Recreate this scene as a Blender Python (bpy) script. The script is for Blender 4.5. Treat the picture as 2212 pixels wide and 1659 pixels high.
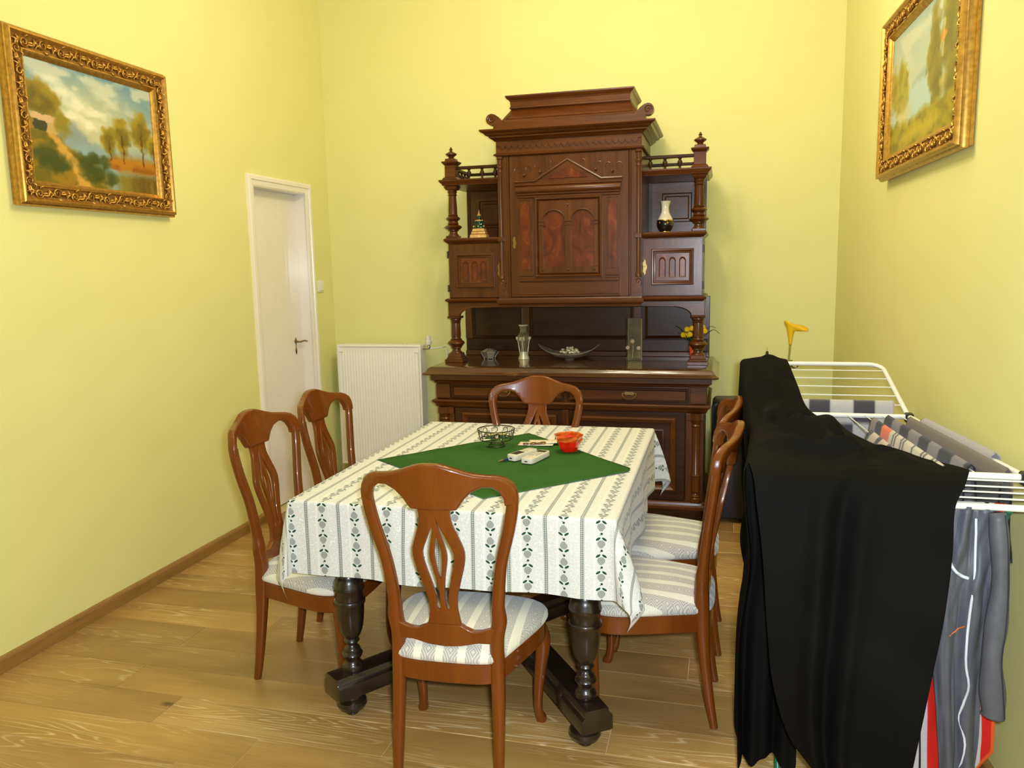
import bpy, bmesh, math, random
import numpy as np
from mathutils import Vector, Matrix
for o in list(bpy.data.objects): bpy.data.objects.remove(o)
SC = bpy.context.scene
COL = SC.collection
R = math.radians
PI = math.pi

# ------------------------------------------------------------------ camera
CAMH = 1.55
yaw, pit, rol = R(14.87), R(8.417), R(-1.172)
fw = Vector((-math.sin(yaw)*math.cos(pit), math.cos(yaw)*math.cos(pit), -math.sin(pit)))
r0 = fw.cross(Vector((0, 0, 1))).normalized(); u0 = r0.cross(fw)
rt = r0*math.cos(rol)+u0*math.sin(rol); up = -r0*math.sin(rol)+u0*math.cos(rol)
cam = bpy.data.cameras.new('camera'); cam.sensor_width = 36; cam.lens = 36*1716.2/2212
cam.clip_start = 0.02; cam.clip_end = 50
camo = bpy.data.objects.new('camera', cam); COL.objects.link(camo)
M = Matrix(((rt.x, up.x, -fw.x, 0), (rt.y, up.y, -fw.y, 0), (rt.z, up.z, -fw.z, CAMH), (0, 0, 0, 1)))
camo.matrix_world = M
SC.camera = camo

# ------------------------------------------------------------------ light
SC.view_settings.view_transform = 'Standard'; SC.view_settings.look = 'None'
SC.view_settings.gamma = 1; SC.view_settings.use_curve_mapping = False
SC.view_settings.exposure = 0.0
w = bpy.data.worlds.new('world'); SC.world = w; w.use_nodes = True
w.node_tree.nodes['Background'].inputs[0].default_value = (1.0, 0.85, 0.6, 1)
w.node_tree.nodes['Background'].inputs[1].default_value = 0.02
LAMP_POS = (-0.68, 3.30, 3.08); LAMP_W = 16.3; LAMP_COL = (1.0, 0.845, 0.61)
# the camera's flash, just beside the lens
fl = bpy.data.lights.new('camera_flash', 'AREA'); fl.shape = 'RECTANGLE'; fl.size = 0.07; fl.size_y = 0.045
fl.energy = 84.0; fl.color = (0.76, 0.87, 1.0)
flo = bpy.data.objects.new('camera_flash', fl); COL.objects.link(flo)
flo.matrix_world = Matrix.Translation(rt*0.06+up*0.035) @ M

# ------------------------------------------------------------------ helpers
def sl(c):
    return tuple((v/12.92 if v <= 0.04045 else ((v+0.055)/1.055)**2.4) for v in c)
def rgb(r, g, b): return sl((r/255, g/255, b/255))

class MB:
    def __init__(s): s.v = []; s.f = []; s.uv = None; s.col = None; s.mi = []
    def add(s, vs, fs):
        n = len(s.v); s.v += [tuple(p) for p in vs]; s.f += [tuple(i+n for i in q) for q in fs]; return s
    def box(s, x0, x1, y0, y1, z0, z1):
        return s.add([(x0,y0,z0),(x1,y0,z0),(x1,y1,z0),(x0,y1,z0),(x0,y0,z1),(x1,y0,z1),(x1,y1,z1),(x0,y1,z1)],
                     [(0,3,2,1),(4,5,6,7),(0,1,5,4),(1,2,6,5),(2,3,7,6),(3,0,4,7)])
    def taper(s, c, h0, h1, z0, z1):
        x, y = c; a, b = h0; p, q = h1
        return s.add([(x-a,y-b,z0),(x+a,y-b,z0),(x+a,y+b,z0),(x-a,y+b,z0),(x-p,y-q,z1),(x+p,y-q,z1),(x+p,y+q,z1),(x-p,y+q,z1)],
                     [(0,3,2,1),(4,5,6,7),(0,1,5,4),(1,2,6,5),(2,3,7,6),(3,0,4,7)])
    def lathe(s, prof, c=(0,0,0), seg=20, mod=None, axis='z'):
        vs = []; fs = []; n = len(prof)
        for (r, z) in prof:
            for k in range(seg):
                a = 2*PI*k/seg; rr = r*(mod(a, z) if mod else 1)
                p = (rr*math.cos(a), rr*math.sin(a), z)
                if axis == 'y': p = (p[0], p[2], p[1])
                if axis == 'x': p = (p[2], p[0], p[1])
                vs.append((c[0]+p[0], c[1]+p[1], c[2]+p[2]))
        for i in range(n-1):
            for k in range(seg):
                k2 = (k+1) % seg
                fs.append((i*seg+k, i*seg+k2, (i+1)*seg+k2, (i+1)*seg+k))
        fs.append(tuple(reversed(range(seg)))); fs.append(tuple((n-1)*seg+k for k in range(seg)))
        return s.add(vs, fs)
    def prism(s, pts, a0, a1, axis='y'):
        # 2D outline pts extruded between a0 and a1 along axis (y: pts are x,z ; z: x,y ; x: y,z)
        n = len(pts)
        def P(p, a): return {'y': (p[0], a, p[1]), 'z': (p[0], p[1], a), 'x': (a, p[0], p[1])}[axis]
        vs = [P(p, a0) for p in pts]+[P(p, a1) for p in pts]
        fs = [tuple(range(n)), tuple(reversed(range(n, 2*n)))]
        for i in range(n): j = (i+1) % n; fs.append((i, n+i, n+j, j))
        return s.add(vs, fs)
    def tube(s, path, rad, seg=8, closed=False, sq=2.0, right=(1,0,0), caps=True):
        P = [Vector(p) for p in path]; n = len(P)
        vs = []; fs = []
        ref = Vector(right)
        for i in range(n):
            if closed: t = P[(i+1) % n]-P[i-1]
            else: t = P[min(i+1, n-1)]-P[max(i-1, 0)]
            t.normalize()
            a = ref-t*ref.dot(t)
            if a.length < 1e-4: a = t.orthogonal()
            a.normalize(); b = t.cross(a); ref = a if True else ref
            rr = rad[i] if isinstance(rad, list) else rad
            ra, rb = rr if isinstance(rr, (list, tuple)) else (rr, rr)
            for k in range(seg):
                th = 2*PI*(k+0.5)/seg; c_, s_ = math.cos(th), math.sin(th)
                e = 2/sq
                ca = math.copysign(abs(c_)**e, c_); sa = math.copysign(abs(s_)**e, s_)
                vs.append(P[i]+a*ra*ca+b*rb*sa)
        m = n if closed else n-1
        for i in range(m):
            for k in range(seg):
                k2 = (k+1) % seg; j = (i+1) % n
                fs.append((i*seg+k, i*seg+k2, j*seg+k2, j*seg+k))
        if not closed and caps:
            fs.append(tuple(reversed(range(seg)))); fs.append(tuple((n-1)*seg+k for k in range(seg)))
        return s.add(vs, fs)
    def mould(s, prof, x0, x1, yf, yb):
        # moulding running round the front and both sides, profile of (outward offset, z)
        vs = []; fs = []; n = len(prof)
        for o, z in prof: vs += [(x0-o,yb,z),(x0-o,yf-o,z),(x1+o,yf-o,z),(x1+o,yb,z)]
        for i in range(n-1):
            for k in range(3): fs.append((i*4+k, i*4+k+1, i*4+k+5, i*4+k+4))
        fs.append((3,2,1,0)); fs.append(((n-1)*4, (n-1)*4+1, (n-1)*4+2, (n-1)*4+3))
        fs.append(tuple(i*4 for i in range(n))+tuple(i*4+3 for i in reversed(range(n))))
        return s.add(vs, fs)
    def ring(s, x0, x1, z0, z1, prof, y, fill=True):
        # mitred rectangular moulding on a plane facing -y: profile of (inset, height towards the front)
        vs = []; fs = []; n = len(prof)
        for i, h in prof: vs += [(x0+i,y-h,z0+i),(x1-i,y-h,z0+i),(x1-i,y-h,z1-i),(x0+i,y-h,z1-i)]
        for i in range(n-1):
            for k in range(4):
                k2 = (k+1) % 4; fs.append((i*4+k, i*4+k2, (i+1)*4+k2, (i+1)*4+k))
        if fill: b = (n-1)*4; fs.append((b, b+1, b+2, b+3))
        return s.add(vs, fs)
    def grid(s, rows, uvs=None):
        n = len(rows); m = len(rows[0]); base = len(s.v)
        s.v += [tuple(p) for r_ in rows for p in r_]
        for i in range(n-1):
            for k in range(m-1):
                s.f.append((base+i*m+k, base+i*m+k+1, base+(i+1)*m+k+1, base+(i+1)*m+k))
        if uvs is not None:
            s.uv = (s.uv or [])+[t for r_ in uvs for t in r_]
        return s
    def xf(s, fn): s.v = [tuple(fn(*p)) for p in s.v]; return s
    def mesh(s, name, bevel=0.0, smooth=35, seg=1, solid=0.0):
        me = bpy.data.meshes.new(name); me.from_pydata(s.v, [], s.f); me.update()
        if s.uv:
            l = me.uv_layers.new(name='UVMap'); vi = np.zeros(len(me.loops), dtype=np.int32); me.loops.foreach_get('vertex_index', vi)
            l.data.foreach_set('uv', np.array(s.uv, dtype=np.float32)[vi].ravel())
        if s.col is not None:
            a = me.color_attributes.new('Col', 'FLOAT_COLOR', 'POINT')
            c = np.ones((len(s.v), 4), dtype=np.float32); c[:, :3] = np.array(s.col); a.data.foreach_set('color', c.ravel())
        if s.mi: me.polygons.foreach_set('material_index', np.array(s.mi, dtype=np.int32))
        bm = bmesh.new(); bm.from_mesh(me)
        if not s.uv and s.col is None:
            bmesh.ops.recalc_face_normals(bm, faces=bm.faces)
        if bevel > 0:
            es = [e for e in bm.edges if len(e.link_faces) == 2 and e.calc_face_angle(0) > R(38)]
            bmesh.ops.bevel(bm, geom=es, offset=bevel, segments=seg, profile=0.6, affect='EDGES', clamp_overlap=True)
        if solid:
            bmesh.ops.solidify(bm, geom=bm.faces[:], thickness=solid)
        bm.to_mesh(me); bm.free()
        if smooth:
            me.polygons.foreach_set('use_smooth', [True]*len(me.polygons)); me.set_sharp_from_angle(angle=R(smooth))
        return me
    def build(s, name, mat, parent=None, bevel=0.0, smooth=35, seg=1, solid=0.0, label=None):
        return obj(name, s.mesh(name, bevel, smooth, seg, solid), mat, parent, label)

def obj(name, me, mat, parent=None, label=None):
    for m_ in (mat if isinstance(mat, (list, tuple)) else [mat]):
        if m_ is not None and (len(me.materials) == 0 or isinstance(mat, (list, tuple))): me.materials.append(m_)
    o = bpy.data.objects.new(name, me); COL.objects.link(o)
    if parent is not None: o.parent = parent
    if label: o['label'] = label
    return o
def inst(src, parent, loc=(0,0,0), rot=(0,0,0), scale=(1,1,1)):
    o = src.copy(); COL.objects.link(o); o.parent = parent
    o.location = loc; o.rotation_euler = rot; o.scale = scale
    return o
def tag(o, label=None, cat=None, group=None, kind=None):
    if label: o['label'] = label
    if cat: o['category'] = cat
    if group: o['group'] = group
    if kind: o['kind'] = kind
    return o
def thing(name, label, cat, loc=(0,0,0), rz=0, group=None):
    o = bpy.data.objects.new(name, None); COL.objects.link(o)
    o.empty_display_size = 0.05
    o.location = loc; o.rotation_euler = (0, 0, rz)
    return tag(o, label, cat, group)
def copy_tree(o, parent=None):
    c = o.copy(); COL.objects.link(c); c.parent = parent
    for ch in list(o.children): copy_tree(ch, c)
    return c
def cr(pts, n):
    # Catmull-Rom through pts, n samples for each span
    P = [np.array(p, float) for p in pts]; out = []
    for i in range(len(P)-1):
        a = P[i-1] if i > 0 else 2*P[0]-P[1]; b = P[i]; c = P[i+1]; d = P[i+2] if i+2 < len(P) else 2*P[-1]-P[-2]
        for k in range(n):
            t = k/n
            out.append(0.5*((2*b)+(c-a)*t+(2*a-5*b+4*c-d)*t*t+(-a+3*b-3*c+d)*t**3))
    out.append(P[-1]); return [tuple(p) for p in out]
def vnoise(x, y, seed=0):
    # smooth value noise for numpy arrays or floats
    x = np.asarray(x, float); y = np.asarray(y, float)
    xi = np.floor(x); yi = np.floor(y); fx = x-xi; fy = y-yi
    fx = fx*fx*(3-2*fx); fy = fy*fy*(3-2*fy)
    def h(a, b):
        q = np.sin(a*127.1+b*311.7+seed*74.7)*43758.5453; return q-np.floor(q)
    return (h(xi,yi)*(1-fx)+h(xi+1,yi)*fx)*(1-fy)+(h(xi,yi+1)*(1-fx)+h(xi+1,yi+1)*fx)*fy

# ---- materials
class Nd:
    # tiny expression helper over shader math nodes
    def __init__(s, t, sock): s.t = t; s.s = sock
    def _m(s, op, b=None, c=None):
        n = s.t.nodes.new('ShaderNodeMath'); n.operation = op
        for i, q in enumerate((s, b, c)):
            if q is None: continue
            if isinstance(q, Nd): s.t.links.new(q.s, n.inputs[i])
            else: n.inputs[i].default_value = q
        return Nd(s.t, n.outputs[0])
    def __add__(s, o): return s._m('ADD', o)
    __radd__ = __add__
    def __sub__(s, o): return s._m('SUBTRACT', o)
    def __rsub__(s, o): return (s*-1)+o
    def __mul__(s, o): return s._m('MULTIPLY', o)
    __rmul__ = __mul__
    def __truediv__(s, o): return s._m('DIVIDE', o)
    def fract(s): return s._m('FRACT')
    def floor(s): return s._m('FLOOR')
    def abs(s): return s._m('ABSOLUTE')
    def lt(s, o): return s._m('LESS_THAN', o)
    def gt(s, o): return s._m('GREATER_THAN', o)
    def mod(s, o): return s._m('MODULO', o)
    def min(s, o): return s._m('MINIMUM', o)
    def max(s, o): return s._m('MAXIMUM', o)
    def sqrt(s): return s._m('SQRT')
    def clamp(s): return s._m('MAXIMUM', 0.0)._m('MINIMUM', 1.0)
    def sm(s, a, b):
        n = s.t.nodes.new('ShaderNodeMapRange'); n.interpolation_type = 'SMOOTHSTEP'
        s.t.links.new(s.s, n.inputs[0]); n.inputs[1].default_value = a; n.inputs[2].default_value = b
        return Nd(s.t, n.outputs[0])
def newmat(name, color=(0.8,0.8,0.8), rough=0.5, metal=0.0, coat=0.0, coat_rough=0.1, spec=0.5, trans=0.0, ior=1.45, sheen=0.0):
    m = bpy.data.materials.new(name); m.use_nodes = True; t = m.node_tree
    b = t.nodes['Principled BSDF']
    b.inputs['Base Color'].default_value = (*color, 1); b.inputs['Roughness'].default_value = rough
    b.inputs['Metallic'].default_value = metal; b.inputs['Coat Weight'].default_value = coat
    b.inputs['Coat Roughness'].default_value = coat_rough; b.inputs['Specular IOR Level'].default_value = spec
    b.inputs['Transmission Weight'].default_value = trans; b.inputs['IOR'].default_value = ior
    b.inputs['Sheen Weight'].default_value = sheen
    return m, t, b
def texco(t, kind='Object', scale=(1,1,1), rot=(0,0,0)):
    tc = t.nodes.new('ShaderNodeTexCoord'); mp = t.nodes.new('ShaderNodeMapping')
    mp.inputs['Scale'].default_value = scale; mp.inputs['Rotation'].default_value = rot
    t.links.new(tc.outputs[kind], mp.inputs[0]); return mp.outputs[0]
def noise(t, vec, scale=5, detail=4, rough=0.5, dist=0.0):
    n = t.nodes.new('ShaderNodeTexNoise'); n.inputs['Scale'].default_value = scale; n.inputs['Detail'].default_value = detail
    n.inputs['Roughness'].default_value = rough; n.inputs['Distortion'].default_value = dist
    if vec is not None: t.links.new(vec, n.inputs['Vector'])
    return Nd(t, n.outputs['Fac'])
def mix(t, fac, a, b):
    n = t.nodes.new('ShaderNodeMix'); n.data_type = 'RGBA'
    if isinstance(fac, Nd): t.links.new(fac.s, n.inputs[0])
    else: n.inputs[0].default_value = fac
    for i, q in ((6, a), (7, b)):
        if isinstance(q, tuple): n.inputs[i].default_value = (*q[:3], 1)
        else: t.links.new(q, n.inputs[i])
    return n.outputs[2]
def ramp(t, fac, stops):
    n = t.nodes.new('ShaderNodeValToRGB'); t.links.new(fac.s, n.inputs[0]); e = n.color_ramp.elements
    while len(e) < len(stops): e.new(0.5)
    for q, (p, c) in zip(e, stops): q.position = p; q.color = (*c, 1)
    return n.outputs[0]
def bump(t, b, h, strength=0.2, dist=0.002):
    n = t.nodes.new('ShaderNodeBump'); n.inputs['Strength'].default_value = strength; n.inputs['Distance'].default_value = dist
    t.links.new(h.s if isinstance(h, Nd) else h, n.inputs['Height']); t.links.new(n.outputs[0], b.inputs['Normal'])
def wood(name, c0, c1, c2, axis='z', scale=1.0, rough=0.35, coat=0.0, coat_rough=0.08, bumpy=0.1, spec=0.5, rand=0.0):
    m, t, b = newmat(name, c1, rough, coat=coat, coat_rough=coat_rough, spec=spec)
    s = {'z': (9, 9, 0.8), 'x': (0.8, 9, 9), 'y': (9, 0.8, 9)}[axis]
    v = texco(t, 'Object', tuple(q*scale for q in s))
    n1 = noise(t, v, 2.0, 5, 0.6, 0.8); n2 = noise(t, texco(t, 'Object', tuple(q*scale*4 for q in s)), 4.0, 3, 0.6)
    f = n1*0.7+n2*0.3
    t.links.new(ramp(t, f, [(0.30, c0), (0.5, c1), (0.70, c2)]), b.inputs['Base Color'])
    if bumpy: bump(t, b, n2, bumpy, 0.001)
    return m
def plain(name, c, rough=0.5, metal=0.0, coat=0.0, var=0.08, scale=30, **k):
    # flat colour with a little procedural mottling
    m, t, b = newmat(name, c, rough, metal, coat, **k)
    n = noise(t, texco(t, 'Object'), scale, 3)
    t.links.new(ramp(t, n, [(0.25, tuple(q*(1-var) for q in c)), (0.75, tuple(min(1, q*(1+var)) for q in c))]), b.inputs['Base Color'])
    return m

# ------------------------------------------------------------------ shared materials
def wall_paint():
    m, t, b = newmat('yellow_wall_paint', (0.78, 0.755, 0.32), 0.75, spec=0.25)
    n = noise(t, texco(t, 'Object'), 3.0, 3)
    t.links.new(ramp(t, n, [(0.3, (0.77, 0.742, 0.31)), (0.7, (0.79, 0.762, 0.325))]), b.inputs['Base Color'])
    bump(t, b, noise(t, texco(t, 'Object'), 220, 2), 0.12, 0.001)
    return m
M_wall = wall_paint()
M_ceil = plain('white_ceiling_paint', (0.86, 0.84, 0.74), 0.8)
M_white = plain('white_gloss_paint', (0.88, 0.82, 0.745), 0.22, coat=0.4, coat_rough=0.12, var=0.02)
M_rad = plain('white_enamel', (0.90, 0.86, 0.78), 0.35, var=0.02)
M_plastic = plain('white_plastic', (0.82, 0.79, 0.70), 0.4, var=0.02)
M_brass = plain('brass', (0.34, 0.235, 0.085), 0.34, metal=1.0)
M_chrome = plain('dull_steel', (0.5, 0.48, 0.43), 0.3, metal=1.0)
M_black = plain('black_metal', (0.02, 0.02, 0.02), 0.4)
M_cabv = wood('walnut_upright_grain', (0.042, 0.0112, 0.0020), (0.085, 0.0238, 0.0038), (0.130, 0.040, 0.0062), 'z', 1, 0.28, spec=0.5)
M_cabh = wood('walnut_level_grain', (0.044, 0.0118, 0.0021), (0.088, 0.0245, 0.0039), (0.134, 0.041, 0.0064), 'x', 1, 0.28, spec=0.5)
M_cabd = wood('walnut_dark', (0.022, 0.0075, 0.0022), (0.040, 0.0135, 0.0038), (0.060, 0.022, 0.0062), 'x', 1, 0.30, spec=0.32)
def burl():
    m, t, b = newmat('burl_veneer', (0.12, 0.03, 0.01), 0.28, spec=0.5)
    v = texco(t, 'Object', (3, 3, 2.2))
    n = noise(t, v, 4, 6, 0.6, 1.2)
    t.links.new(ramp(t, n, [(0.30, (0.050, 0.0105, 0.0025)), (0.5, (0.118, 0.0225, 0.0045)), (0.68, (0.19, 0.046, 0.008))]), b.inputs['Base Color'])
    return m
M_burl = burl()
M_chair = wood('cherry_varnish', (0.118, 0.0255, 0.0020), (0.150, 0.0345, 0.0026), (0.182, 0.0445, 0.0034), 'z', 0.8, 0.30, coat=0.45, coat_rough=0.05, spec=0.35, bumpy=0.0)
M_table = wood('ebonised_wood', (0.008, 0.005, 0.003), (0.014, 0.0085, 0.005), (0.026, 0.014, 0.007), 'z', 1, 0.32, coat=0.6, coat_rough=0.08, bumpy=0.0)
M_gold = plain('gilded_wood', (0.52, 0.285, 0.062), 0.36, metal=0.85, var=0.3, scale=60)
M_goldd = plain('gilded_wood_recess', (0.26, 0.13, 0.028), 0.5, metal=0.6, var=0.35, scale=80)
def oak():
    m, t, b = newmat('limed_oak_plank', (0.5, 0.3, 0.1), 0.38, coat=0.2, coat_rough=0.25)
    tc = t.nodes.new('ShaderNodeTexCoord'); oi = t.nodes.new('ShaderNodeObjectInfo')
    vm = t.nodes.new('ShaderNodeVectorMath'); vm.operation = 'MULTIPLY_ADD'
    cmb = t.nodes.new('ShaderNodeCombineXYZ'); rn = Nd(t, oi.outputs['Random'])
    t.links.new((rn*17.3).s, cmb.inputs[0]); t.links.new((rn*41.7).s, cmb.inputs[1])
    vm.inputs[1].default_value = (1, 1, 1); t.links.new(tc.outputs['Object'], vm.inputs[0]); t.links.new(cmb.outputs[0], vm.inputs[2])
    def mp(s):
        n = t.nodes.new('ShaderNodeMapping'); n.inputs['Scale'].default_value = s; t.links.new(vm.outputs[0], n.inputs[0]); return n.outputs[0]
    fine = noise(t, mp((1.0, 55, 55)), 3, 4, 0.6)
    cath = noise(t, mp((0.55, 6.0, 6.0)), 1.6, 2, 0.5, 0.35)          # cathedral figure
    rings = (cath*20).fract(); line = (rings-0.5).abs().sm(0.30, 0.49)   # pale limed rings
    big = noise(t, mp((0.9, 3, 3)), 1.3, 3, 0.6)
    amp = noise(t, mp((0.8, 2.5, 2.5)), 1.1, 2).sm(0.42, 0.62)
    base = ramp(t, big*0.75+fine*0.25, [(0.28, (0.25, 0.132, 0.036)), (0.47, (0.42, 0.238, 0.072)), (0.70, (0.56, 0.335, 0.112))])
    lim = mix(t, (line*amp*0.95*fine.sm(0.25, 0.6)), base, (0.76, 0.57, 0.31))
    tint = mix(t, rn*rn*0.62, lim, (0.20, 0.105, 0.034))
    vor = t.nodes.new('ShaderNodeTexVoronoi'); vor.inputs['Scale'].default_value = 1.1; t.links.new(mp((1, 2.2, 1)), vor.inputs['Vector'])
    knot = 1-Nd(t, vor.outputs['Distance']).sm(0.008, 0.05)
    t.links.new(mix(t, knot*0.85, tint, (0.07, 0.03, 0.008)), b.inputs['Base Color'])
    bump(t, b, fine, 0.12, 0.0006)
    return m
M_oak = oak()
M_oakb = wood('oak_skirting', (0.22, 0.112, 0.028), (0.31, 0.160, 0.042), (0.38, 0.205, 0.058), 'y', 1.2, 0.4, bumpy=0.05)
M_oakx = wood('oak_skirting_cross', (0.22, 0.112, 0.028), (0.31, 0.160, 0.042), (0.38, 0.205, 0.058), 'x', 1.2, 0.4, bumpy=0.05)
M_joint = plain('pale_joint_filler', (0.72, 0.56, 0.32), 0.7)

# ------------------------------------------------------------------ the room
XL, YB, ZC, YR = -2.735, 5.29, 3.70, -1.9
XR = lambda y: 0.68+(y-5.29)*(-0.0405)
def struct(o): o['kind'] = 'structure'; return o
floor = struct(MB().box(XL-0.3, 1.25, YR-0.1, YB+0.2, -0.12, -0.0022).build('floor', M_joint))
random.seed(4)
PW = 0.1745
k0 = int(math.floor((YR-2.335)/PW))
y = 2.335+k0*PW
pl_mesh = {}
rows = 0
while y < YB:
    # only the rows a viewer can see near the table get single planks; behind the camera one plank spans the row
    ya, yb = max(y, YR), min(y+PW, YB-0.002)
    xs = [XL]
    if abs(y-2.16) < 0.05: cuts = [-1.905, -1.034, 0.3]
    elif abs(y-2.335) < 0.05: cuts = [-2.205, -0.335]
    elif abs(y-2.51) < 0.05: cuts = [-1.3, 0.35]
    elif abs(y-2.86) < 0.05: cuts = [-1.9, -0.1]
    elif y < 1.4: cuts = [-0.9]
    else:
        c = XL+random.uniform(0.5, 1.7); cuts = []
        while c < 0.7: cuts.append(c); c += random.uniform(1.3, 1.9)
    xe = XR((ya+yb)/2)+0.01
    for a, b_ in zip([XL]+cuts, cuts+[xe]):
        if b_-a < 0.15: continue
        L = b_-a
        mb = MB().box(-L/2+0.0010, L/2-0.0010, -(yb-ya)/2+0.0012, (yb-ya)/2-0.0012, -0.012, 0)
        o = mb.build('plank', M_oak, floor, bevel=0.0009, smooth=0)
        o.location = ((a+b_)/2, (ya+yb)/2, random.uniform(-0.0003, 0.0))
    y += PW
ceiling = struct(MB().box(XL-0.3, 1.25, YR-0.1, YB+0.2, ZC, ZC+0.1).build('ceiling', M_ceil))
# left wall with the door opening
DY0, DY1, DZ = 4.325, 4.975, 2.07
wl = MB()
wl.box(XL-0.25, XL, YR-0.1, DY0, 0, ZC); wl.box(XL-0.25, XL, DY1, YB+0.2, 0, ZC); wl.box(XL-0.25, XL, DY0, DY1, DZ, ZC)
struct(wl.build('wall_left', M_wall, smooth=0))
struct(MB().box(XL-0.25, 1.25, YB, YB+0.2, 0, ZC).build('wall_back', M_wall, smooth=0))
struct(MB().box(XL-0.25, 1.25, YR-0.2, YR, 0, ZC).build('wall_rear', M_wall, smooth=0))
wr = MB().prism([(XR(YR), YR), (XR(YB), YB), (1.25, YB), (1.25, YR)], 0, ZC, 'z')
struct(wr.build('wall_right', M_wall, smooth=0))
# skirting boards
def skirt_prof(n): return [(0,0),(0.016,0),(0.016,0.052),(0.010,0.062),(0.004,0.066),(0,0.066)]
bl = MB()
for a, b_ in ((YR, DY0-0.062), (DY1+0.062, YB)):
    bl.prism([(XL+p, z) for p, z in skirt_prof(0)], a, b_, 'y')
struct(bl.build('baseboard_left', M_oakb, smooth=20))
struct(MB().prism([(YB-p, z) for p, z in skirt_prof(0)], XL+0.016, XR(YB)-0.001, 'x').build('baseboard_back', M_oakx, smooth=20))
br = MB(); pr = skirt_prof(0)
br.add([(XR(yy)-p, yy, z) for yy in (YR, YB) for p, z in pr], [(i, (i+1) % 6, 6+(i+1) % 6, 6+i) for i in range(6)])
struct(br.build('baseboard_right', M_oakb, smooth=20))
# door, its lining and casing
door = struct(MB().box(XL-0.122, XL-0.082, DY0+0.012, DY1-0.012, 0.006, DZ-0.012).build('door_1', M_white, bevel=0.002))
lin = MB()
lin.box(XL-0.16, XL+0.004, DY0, DY0+0.012, 0, DZ); lin.box(XL-0.16, XL+0.004, DY1-0.012, DY1, 0, DZ); lin.box(XL-0.16, XL+0.004, DY0+0.012, DY1-0.012, DZ-0.012, DZ)
struct(lin.build('trim_1', M_white, bevel=0.001))
cas = MB()
pcas = [(0.0, 0.0), (0.0, 0.016), (0.008, 0.020), (0.028, 0.020), (0.032, 0.012), (0.056, 0.010), (0.062, 0.008), (0.062, 0.0)]
def casing(mb):
    y0, y1, z1 = DY0-0.06, DY1+0.04, DZ+0.056
    vs = []; fs = []; n = len(pcas)
    for i, h in pcas: vs += [(XL+h, y0+i, 0), (XL+h, y0+i, z1-i), (XL+h, y1-i, z1-i), (XL+h, y1-i, 0)]
    for i in range(n-1):
        for k in range(3): fs.append((i*4+k, i*4+k+1, i*4+k+5, i*4+k+4))
    mb.add(vs, fs)
casing(cas)
struct(cas.build('trim_2', M_white, smooth=20))
# brass lever handle on a long pointed plate
hx = XL-0.082; hy = 4.865; hz = 1.07
plate = []
for q in range(24):
    a = 2*PI*q/24; rr = 1+0.18*math.cos(4*a); plate.append((hy+0.014*math.cos(a)*rr, hz+0.022*math.sin(a)*rr+0.004))
hp = MB().prism([(p, z) for p, z in plate], hx, hx+0.004, 'x')
low = [(hy+0.011*math.cos(2*PI*q/20)*(1 if math.sin(2*PI*q/20) > 0 else 0.75), hz-0.062+0.024*math.sin(2*PI*q/20)) for q in range(20)]
hp.prism(low, hx, hx+0.004, 'x'); hp.box(hx, hx+0.003, hy-0.004, hy+0.004, hz-0.05, hz)
hpo = hp.build('handle_plate', M_brass, door, bevel=0.0008)
MB().tube([(hx+0.002, hy, hz), (hx+0.03, hy, hz), (hx+0.040, hy+0.006, hz+0.001), (hx+0.042, hy+0.03, hz+0.004), (hx+0.042, hy+0.06, hz+0.002), (hx+0.042, hy+0.085, hz-0.004)], [0.007, 0.006, 0.0065, 0.0065, 0.006, 0.005], 8).build('lever', M_brass, hpo)
MB().tube([(hx+0.003, hy, hz-0.055), (hx+0.005, hy, hz-0.075)], 0.003, 8).build('keyhole', M_black, hpo)
# light switch
sw = thing('light_switch', 'white plastic light switch on the wall beside the white door', 'switch', (XL, 5.095, 1.44))
MB().box(0.0, 0.011, -0.040, 0.040, -0.040, 0.040).build('switch_plate', M_plastic, sw, bevel=0.003, seg=2)
MB().box(0.010, 0.017, -0.026, 0.026, -0.030, 0.030).build('rocker', M_plastic, sw, bevel=0.002)
# radiator
rd = thing('radiator', 'white ribbed panel radiator on the back wall beside the door', 'radiator', (-2.325, 5.12, 0))
rw, z0, z1 = 0.315, 0.16, 1.025
pts = []; n = 28; fr = MB()
xs = np.linspace(-rw+0.016, rw-0.016, n*6+1); rowsv = []
for zz, d in ((z0+0.03, 0.004), (z0+0.06, 0.0), (z1-0.075, 0.0), (z1-0.045, 0.004)):
    flat = 1.0 if d == 0 else 0.0
    rowsv.append([(x_, 0.006-0.0045*flat*max(0, math.cos(2*PI*(x_+rw-0.016)/((2*rw-0.032)/n)))**0.6 if math.cos(2*PI*(x_+rw-0.016)/((2*rw-0.032)/n)) > 0 else 0.006, zz) for x_ in xs])
fr.grid([r_ for r_ in rowsv])
fr.build('ribbed_panel', M_rad, rd, smooth=40)
MB().ring(-rw, rw, z0, z1, [(0,-0.02),(0,-0.002),(0.003,0.001),(0.012,0.001),(0.018,-0.006),(0.05,-0.0065)], 0, fill=False).build('panel_rim', M_rad, rd, smooth=25)
MB().box(-rw+0.004, rw-0.004, 0.012, 0.10, z0+0.005, z1-0.004).build('convector_body', M_rad, rd, bevel=0.004)
g = MB()
for i in range(40):
    xx = -rw+0.02+(2*rw-0.04)*i/39; g.box(xx-0.004, xx+0.004, 0.02, 0.09, z1-0.006, z1+0.003)
g.build('top_grille', M_rad, rd, smooth=0)
for s_ in (-1, 1):
    MB().box(s_*rw-0.002, s_*rw+0.002, -0.001, 0.104, z0, z1-0.002).build('side_panel', M_rad, rd, bevel=0.001)
    MB().box(s_*(rw-0.03)-0.016, s_*(rw-0.03)+0.016, -0.003, 0.004, z1-0.052, z1-0.042).build('corner_clip', M_rad, rd, bevel=0.002)
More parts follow.
